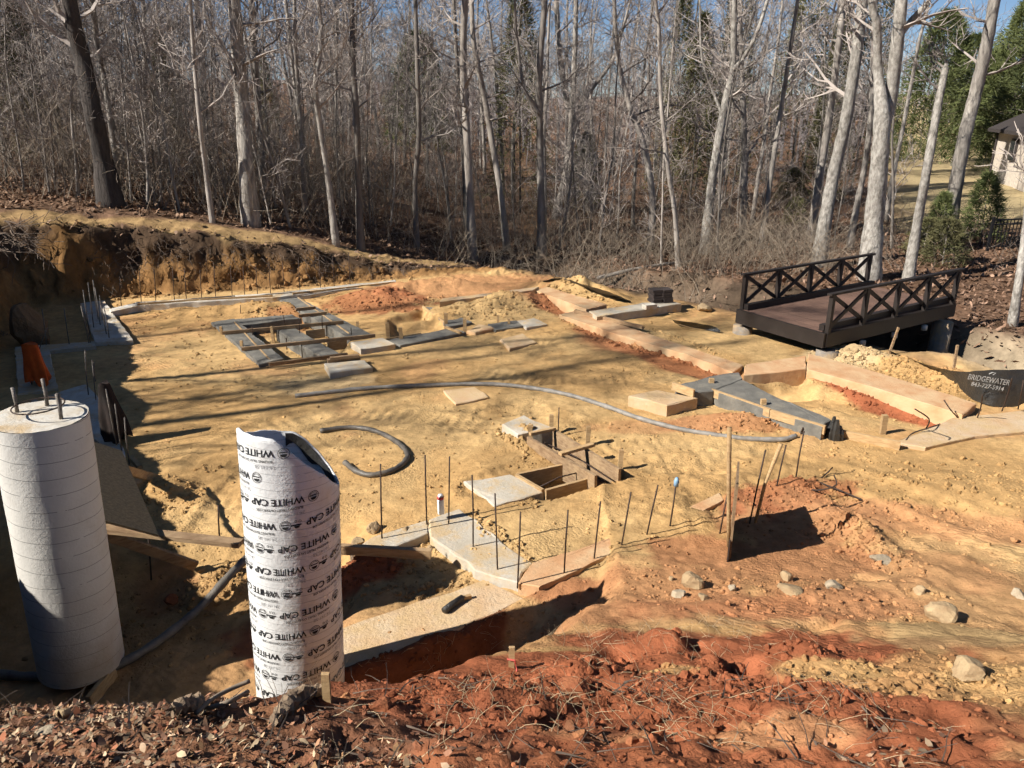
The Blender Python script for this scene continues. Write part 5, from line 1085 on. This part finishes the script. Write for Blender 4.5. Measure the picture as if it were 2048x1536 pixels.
for px, py, s, lab in ((1960, 490, 1.0, 'young green pine left of the iron fence'), (1868, 500, .75, 'low green shrub left of the leaning grey tree')):
    g = G(px, py); put('young_pine', YNG[k % 2], g.x, g.y, s, lab, None, 'tree'); k += 1
for px, py, s, lab in ((1580, 405, .9, 'round olive cedar shrub on the leaf slope'), (1590, 450, .6, 'smaller olive shrub below the round one'), (1885, 530, .8, 'olive shrub at the foot of the leaning grey tree'), (1845, 505, .7, 'olive shrub right of the broken-topped tree')):
    g = G(px, py); put('cedar_shrub', SHR[k % 2], g.x, g.y, s, lab, None, 'shrub'); k += 1
tp_ = AT(1963, 350, 46); tpm = evergreen(580, 1.5, .55, 3500, 'pine_leaf', .09, .012, .0, .55, .04); put('clipped_bush', tpm, tp_.x, 46, 1.0, 'clipped cone-shaped bush by the house', None, 'bush')

# ------------------------------------------------------------------ loose soil, leaves, grass, roots
def clods(name, spots, m, label, cat, seed, colmul=1.0):
    rs = np.random.default_rng(seed); Vs = []; Ts = []; Cs = []; base = 0; P_ = []; Sz = []
    def lump(i, sub):
        v, f = rock_mesh(1.0, random.Random(600 + i), sub, .3, .8); r2 = random.Random(i); v = np.array(v); v *= (1 + .16 * np.array([r2.gauss(0, 1) for _ in v]))[:, None] if sub else 1; return v, np.array(f)
    for cx, cy, rx, ry, n, s0, s1, an in spots:
        a = rs.random(n) * 6.283; q = np.sqrt(rs.random(n)) * (1 + .25 * rs.normal(0, 1, n)); u, v = np.cos(a) * q * rx, np.sin(a) * q * ry; P_.append(np.stack([cx + u * math.cos(an) - v * math.sin(an), cy + u * math.sin(an) + v * math.cos(an)], 1)); Sz.append(s0 + (s1 - s0) * rs.random(n) ** 5)
    P_ = np.concatenate(P_); Sz = np.concatenate(Sz) * .85; z = hq(P_[:, 0], P_[:, 1]); c = ground_colour(P_[:, 0], P_[:, 1]) * colmul * rs.uniform(.72, 1.12, (len(P_), 1)); big = Sz > .026
    for i in range(12):
        sub = 1 if i < 6 else 0; pool = np.nonzero(big if sub else ~big)[0]; idx = pool[i % 6::6]; v0, f0 = lump(i, sub)
        if not len(idx): continue
        a = rs.random(len(idx)) * 6.283; v = v0[None] * (Sz[idx, None, None] * rs.uniform(.65, 1.3, (len(idx), 1, 3))); X = v[..., 0] * np.cos(a)[:, None] - v[..., 1] * np.sin(a)[:, None]; Y = v[..., 0] * np.sin(a)[:, None] + v[..., 1] * np.cos(a)[:, None]
        V = np.stack([X + P_[idx, 0:1], Y + P_[idx, 1:2], v[..., 2] + z[idx, None] + Sz[idx, None] * .15], -1).reshape(-1, 3); Tn = (f0[None] + (np.arange(len(idx)) * len(v0))[:, None, None]).reshape(-1, 3) + base
        Vs.append(V); Ts.append(Tn); Cs.append(np.repeat(c[idx], len(v0), 0)); base += len(V)
    me = new_mesh(name, np.concatenate(Vs), None, np.concatenate(Ts), False, np.concatenate(Cs)); return tag(link(name, me, m), label, cat, None, 'stuff')
SP_ = []
def spot(px, py, rx, ry, n, s0, s1, an=0.0): w = G(px, py); SP_.append((w.x, w.y, rx, ry, n, s0, s1, an))
spot(1200, 655, .8, .22, 260, .02, .07, -.7); spot(1300, 700, 1.3, .22, 420, .02, .08, -.75); spot(1010, 612, 1.3, .5, 420, .02, .07, .4); spot(1130, 590, 1.0, .4, 320, .02, .08, -.5); spot(1860, 750, 1.7, .35, 900, .015, .07, -.9); spot(1750, 800, 1.0, .3, 260, .015, .06, -1)
spot(455, 1140, .4, .3, 420, .012, .045); spot(330, 985, .35, .4, 260, .012, .05); spot(720, 1118, .5, .25, 420, .01, .05, .5); spot(1060, 890, .25, .35, 160, .012, .06); spot(1480, 845, .7, .3, 300, .01, .045); spot(560, 640, .8, .9, 260, .015, .06); spot(650, 690, .6, .6, 200, .015, .05)
spot(1715, 1080, .22, .6, 420, .012, .055, .2); spot(1570, 985, .8, .3, 500, .008, .04, .4); spot(1950, 985, 1.5, .9, 1100, .008, .05); spot(1380, 1180, 1.4, .5, 700, .005, .03); spot(1650, 1200, 1.0, .5, 700, .006, .04); spot(1550, 1350, 1.0, .45, 900, .006, .05); spot(1250, 1400, 1.3, .6, 1300, .005, .04); spot(1000, 1450, 1.2, .5, 900, .005, .03)
spot(1900, 1350, .7, .5, 480, .005, .04); spot(1750, 1400, 1.0, .5, 600, .005, .03); spot(900, 1320, .5, .3, 300, .008, .04); spot(1100, 1240, .5, .25, 260, .006, .03); spot(1000, 790, 4.5, 2.2, 900, .006, .03); spot(850, 900, 3, 1.6, 600, .006, .028); spot(1400, 960, 2.5, 1.2, 700, .006, .03); spot(400, 660, 2, 1.5, 420, .01, .05); spot(860, 1125, .4, .2, 260, .008, .03); spot(790, 600, 1.6, .6, 400, .02, .07, .2); spot(350, 570, 2.0, .35, 380, .02, .10, .3); spot(620, 560, 2.0, .35, 320, .02, .10, .3)
spot(300, 1250, .9, .7, 500, .008, .04); spot(820, 1150, 1.0, .4, 300, .005, .02); spot(800, 1270, .8, .4, 260, .005, .018)
for a, b, n in (((1125, 640), (1230, 682), 260), ((1235, 684), (1370, 722), 320), ((1372, 724), (1460, 756), 200), ((1290, 655), (1480, 722), 260), ((1640, 712), (1940, 800), 380), ((1620, 752), (1900, 835), 300), ((860, 1085), (1030, 1172), 300), ((930, 1020), (1065, 1125), 260), ((700, 1210), (980, 1160), 260), ((280, 618), (780, 575), 260), ((930, 970), (1080, 1015), 120), ((1000, 860), (1050, 900), 120), ((1260, 800), (1400, 830), 120), ((1430, 800), (1650, 885), 200), ((1070, 590), (1180, 625), 180), ((430, 655), (540, 735), 160), ((60, 700), (200, 690), 80)):
    p, q = G(*a), G(*b); SP_.append(((p.x + q.x) / 2, (p.y + q.y) / 2, (q - p).length / 2, .10, n, .008, .05, math.atan2(q.y - p.y, q.x - p.x)))
rc = random.Random(71)
for k in range(150):
    px_, py_ = rc.uniform(150, 2040), 620 + 560 * rc.random() ** 1.2; g = G(px_, py_)
    if g.z > .4: continue
    SP_.append((g.x, g.y, rc.uniform(.15, .6), rc.uniform(.08, .3), rc.randint(20, 60), .004, rc.choice((.018, .025, .04)), rc.uniform(0, 3.1)))
clods('soil_clods', SP_, 'clod', 'loose lumps of soil scattered over the site', 'soil', 7)
def leaves(name, n, sampler, size, cols, seed, label, lift=.004):
    rs = np.random.default_rng(seed); p = sampler(rs, n); n = len(p); z = hq(p[:, 0], p[:, 1]); a = rs.random(n) * 6.283; L = size * np.clip(np.exp(rs.normal(-.1, .42, n)), .35, 1.7); w = L * rs.uniform(.15, .6, n); tl = rs.normal(0, .45, n); cu = rs.uniform(-.35, .5, n)
    d = np.stack([np.cos(a) * np.cos(tl), np.sin(a) * np.cos(tl), np.sin(tl)], 1); rl = rs.normal(0, .5, n); s = np.stack([-np.sin(a) * np.cos(rl), np.cos(a) * np.cos(rl), np.sin(rl)], 1); c = np.stack([p[:, 0], p[:, 1], z + lift + np.abs(np.sin(tl)) * L * .5 + rs.random(n) * size * .25], 1); up = np.array([[0, 0, 1.]])
    f = lambda u, v, k: c + d * (L * u)[:, None] + s * (w * v)[:, None] + up * (L * k * cu)[:, None]
    V = np.stack([f(-.5, 0, .35), f(-.12, -.5, 0), f(-.12, .5, 0), f(.2, -.42, .02), f(.2, .42, .02), f(.5, 0, .4)], 1).reshape(-1, 3); b = np.arange(n)[:, None] * 6
    Q = b + np.array([[1, 3, 4, 2]]); Tn = np.concatenate([b + np.array([[0, 1, 2]]), b + np.array([[3, 5, 4]])]); cc = np.array(cols)[rs.integers(0, len(cols), n)] * rs.uniform(.6, 1.35, (n, 1))
    return tag(link(name, new_mesh(name, V, Q, Tn, False, np.repeat(cc, 6, 0)), 'leaf'), label, 'leaves', None, 'stuff')
LC = [(.26, .15, .075), (.36, .27, .17), (.20, .14, .09), (.32, .165, .095), (.24, .12, .072), (.38, .23, .14), (.16, .08, .05), (.30, .12, .065), (.44, .31, .20), (.13, .07, .045)]
def s_near(rs, n):
    x = rs.uniform(-2.6, 1.6, n * 4); y = rs.uniform(1.0, 3.1, n * 4); d = sst(.1, -.9, x + .8 * fbm(x, y, 1.2, 3, 301) + .7 * (y - 1.9)); d = np.maximum(d, .45 * sst(.25, .5, fbm(x, y, 1.6, 3, 303)) * sst(2.9, 2.2, y)); k = rs.random(n * 4) < d; return np.stack([x, y], 1)[k][:n]
leaves('leaf_litter', 15000, s_near, .025, LC, 31, 'brown dead leaves and bark bits on the near bank at lower left')
def s_bank(rs, n):
    x = rs.uniform(-13, 2, n * 4); y = rs.uniform(15.5, 24, n * 4); d, s, p = seg_dist(x, y, CUT); sd = np.where(s > 0, d, -d); k = (sd > .5) & ((np.abs(sd - 1.02) > .3) | (rs.random(n * 4) < .12)); return np.stack([x, y], 1)[k][:n]
leaves('leaf_litter', 15000, s_bank, .10, [(.26, .16, .10), (.20, .12, .075), (.32, .21, .14), (.13, .08, .05)], 32, 'dead leaves covering the top of the cut bank')
def s_right(rs, n):
    x = rs.uniform(2, 17, n * 3); y = rs.uniform(12.2, 28, n * 3); dc = seg_dist(x, y, CREEK)[0]; sdc = seg_dist(x, y, CREEK)[1]; ok = (y > 18.5) | ((x > 4) & (sdc < 0)) | ((y > 16.3) & (dc < 2.2)); ok &= (dc > .5) & ~((x > .5 * (y * .94 + 1.3)) & (y > 24)); return np.stack([x, y], 1)[ok][:n]
leaves('leaf_litter', 17000, s_right, .11, [(.24, .145, .095), (.19, .115, .075), (.30, .19, .13), (.13, .08, .052)], 33, 'dead leaves on the ground behind and right of the bridge')
def grass(name, spots, m, label, seed):
    rs = random.Random(seed); S = []
    for px, py, rad, n, L in spots:
        g = G(px, py)
        for k in range(n):
            x = g.x + rs.gauss(0, rad); y = g.y + rs.gauss(0, rad * .6); z = HZ(x, y); limb(S, (x, y, z), (rs.gauss(0, .8), rs.gauss(0, .8), .8), L * rs.uniform(.3, 1.1), .0015, rs, 0, 4, -.5, .22, 0, .0007)
    V, Q = segmesh(S); return tag(link(name, new_mesh(name, V, Q), m), label, 'grass', None, 'stuff')
grass('dry_grass', [(880, 1318, .12, 40, .22), (760, 1352, .10, 22, .14), (1000, 1285, .14, 25, .14), (1260, 1285, .22, 60, .16), (1430, 1262, .2, 45, .16), (1200, 1340, .2, 45, .16), (1250, 1420, .25, 60, .18), (1350, 1470, .25, 50, .18), (1050, 1380, .2, 40, .15), (900, 1440, .25, 50, .16), (1500, 1300, .2, 25, .18), (1650, 1430, .3, 35, .2), (1110, 1270, .12, 25, .15), (820, 1500, .3, 40, .16)], 'straw', 'wisps of dry straw grass on the near bank', 41)
def sticks():
    rs = random.Random(61); S = []
    for k in range(420):
        x = rs.uniform(-2.3, 1.5); y = rs.uniform(1.2, 3.0); z = HZ(x, y) + .006
        limb(S, (x, y, z), (rs.gauss(0, 1), rs.gauss(0, 1), rs.gauss(0, .12)), rs.uniform(.04, .22), rs.uniform(.0015, .005), rs, 0, 3, 0, .12, 0, .001)
    V, Q = segmesh(S); return tag(link('twig_litter', new_mesh('twig_litter', V, Q), 'root'), 'small broken twigs lying on the near bank', 'twigs', None, 'stuff')
sticks()
def roots():
    rs = random.Random(51); S = []
    for k in range(250):
        x = rs.uniform(-10.2, -1.8); t = np.interp(x, [c[0] for c in CUT[6:]], [c[1] for c in CUT[6:]]); y = t + rs.uniform(.30, .55); z = HZ(x, y) + .02
        limb(S, (x, y, z), (rs.gauss(0, .9), -1.0, rs.uniform(-1.2, .5)), rs.uniform(.15, .7), .007, rs, 1, 5, -.55, .4, 3, .0028, 1.0)
    for k in range(26):
        p = AT(rs.uniform(-10, 45), rs.uniform(440, 500), 14.2); limb(S, p, (1, -.3, rs.gauss(-.1, .4)), rs.uniform(.4, 1.0), .014, rs, 1, 5, -.3, .3, 3, .006, 1.0)
    V, Q = segmesh(S); return tag(link('hanging_roots', new_mesh('hanging_roots', V, Q), 'root'), 'torn roots hanging from the topsoil edge of the cut bank', 'roots', None, 'stuff')
roots()
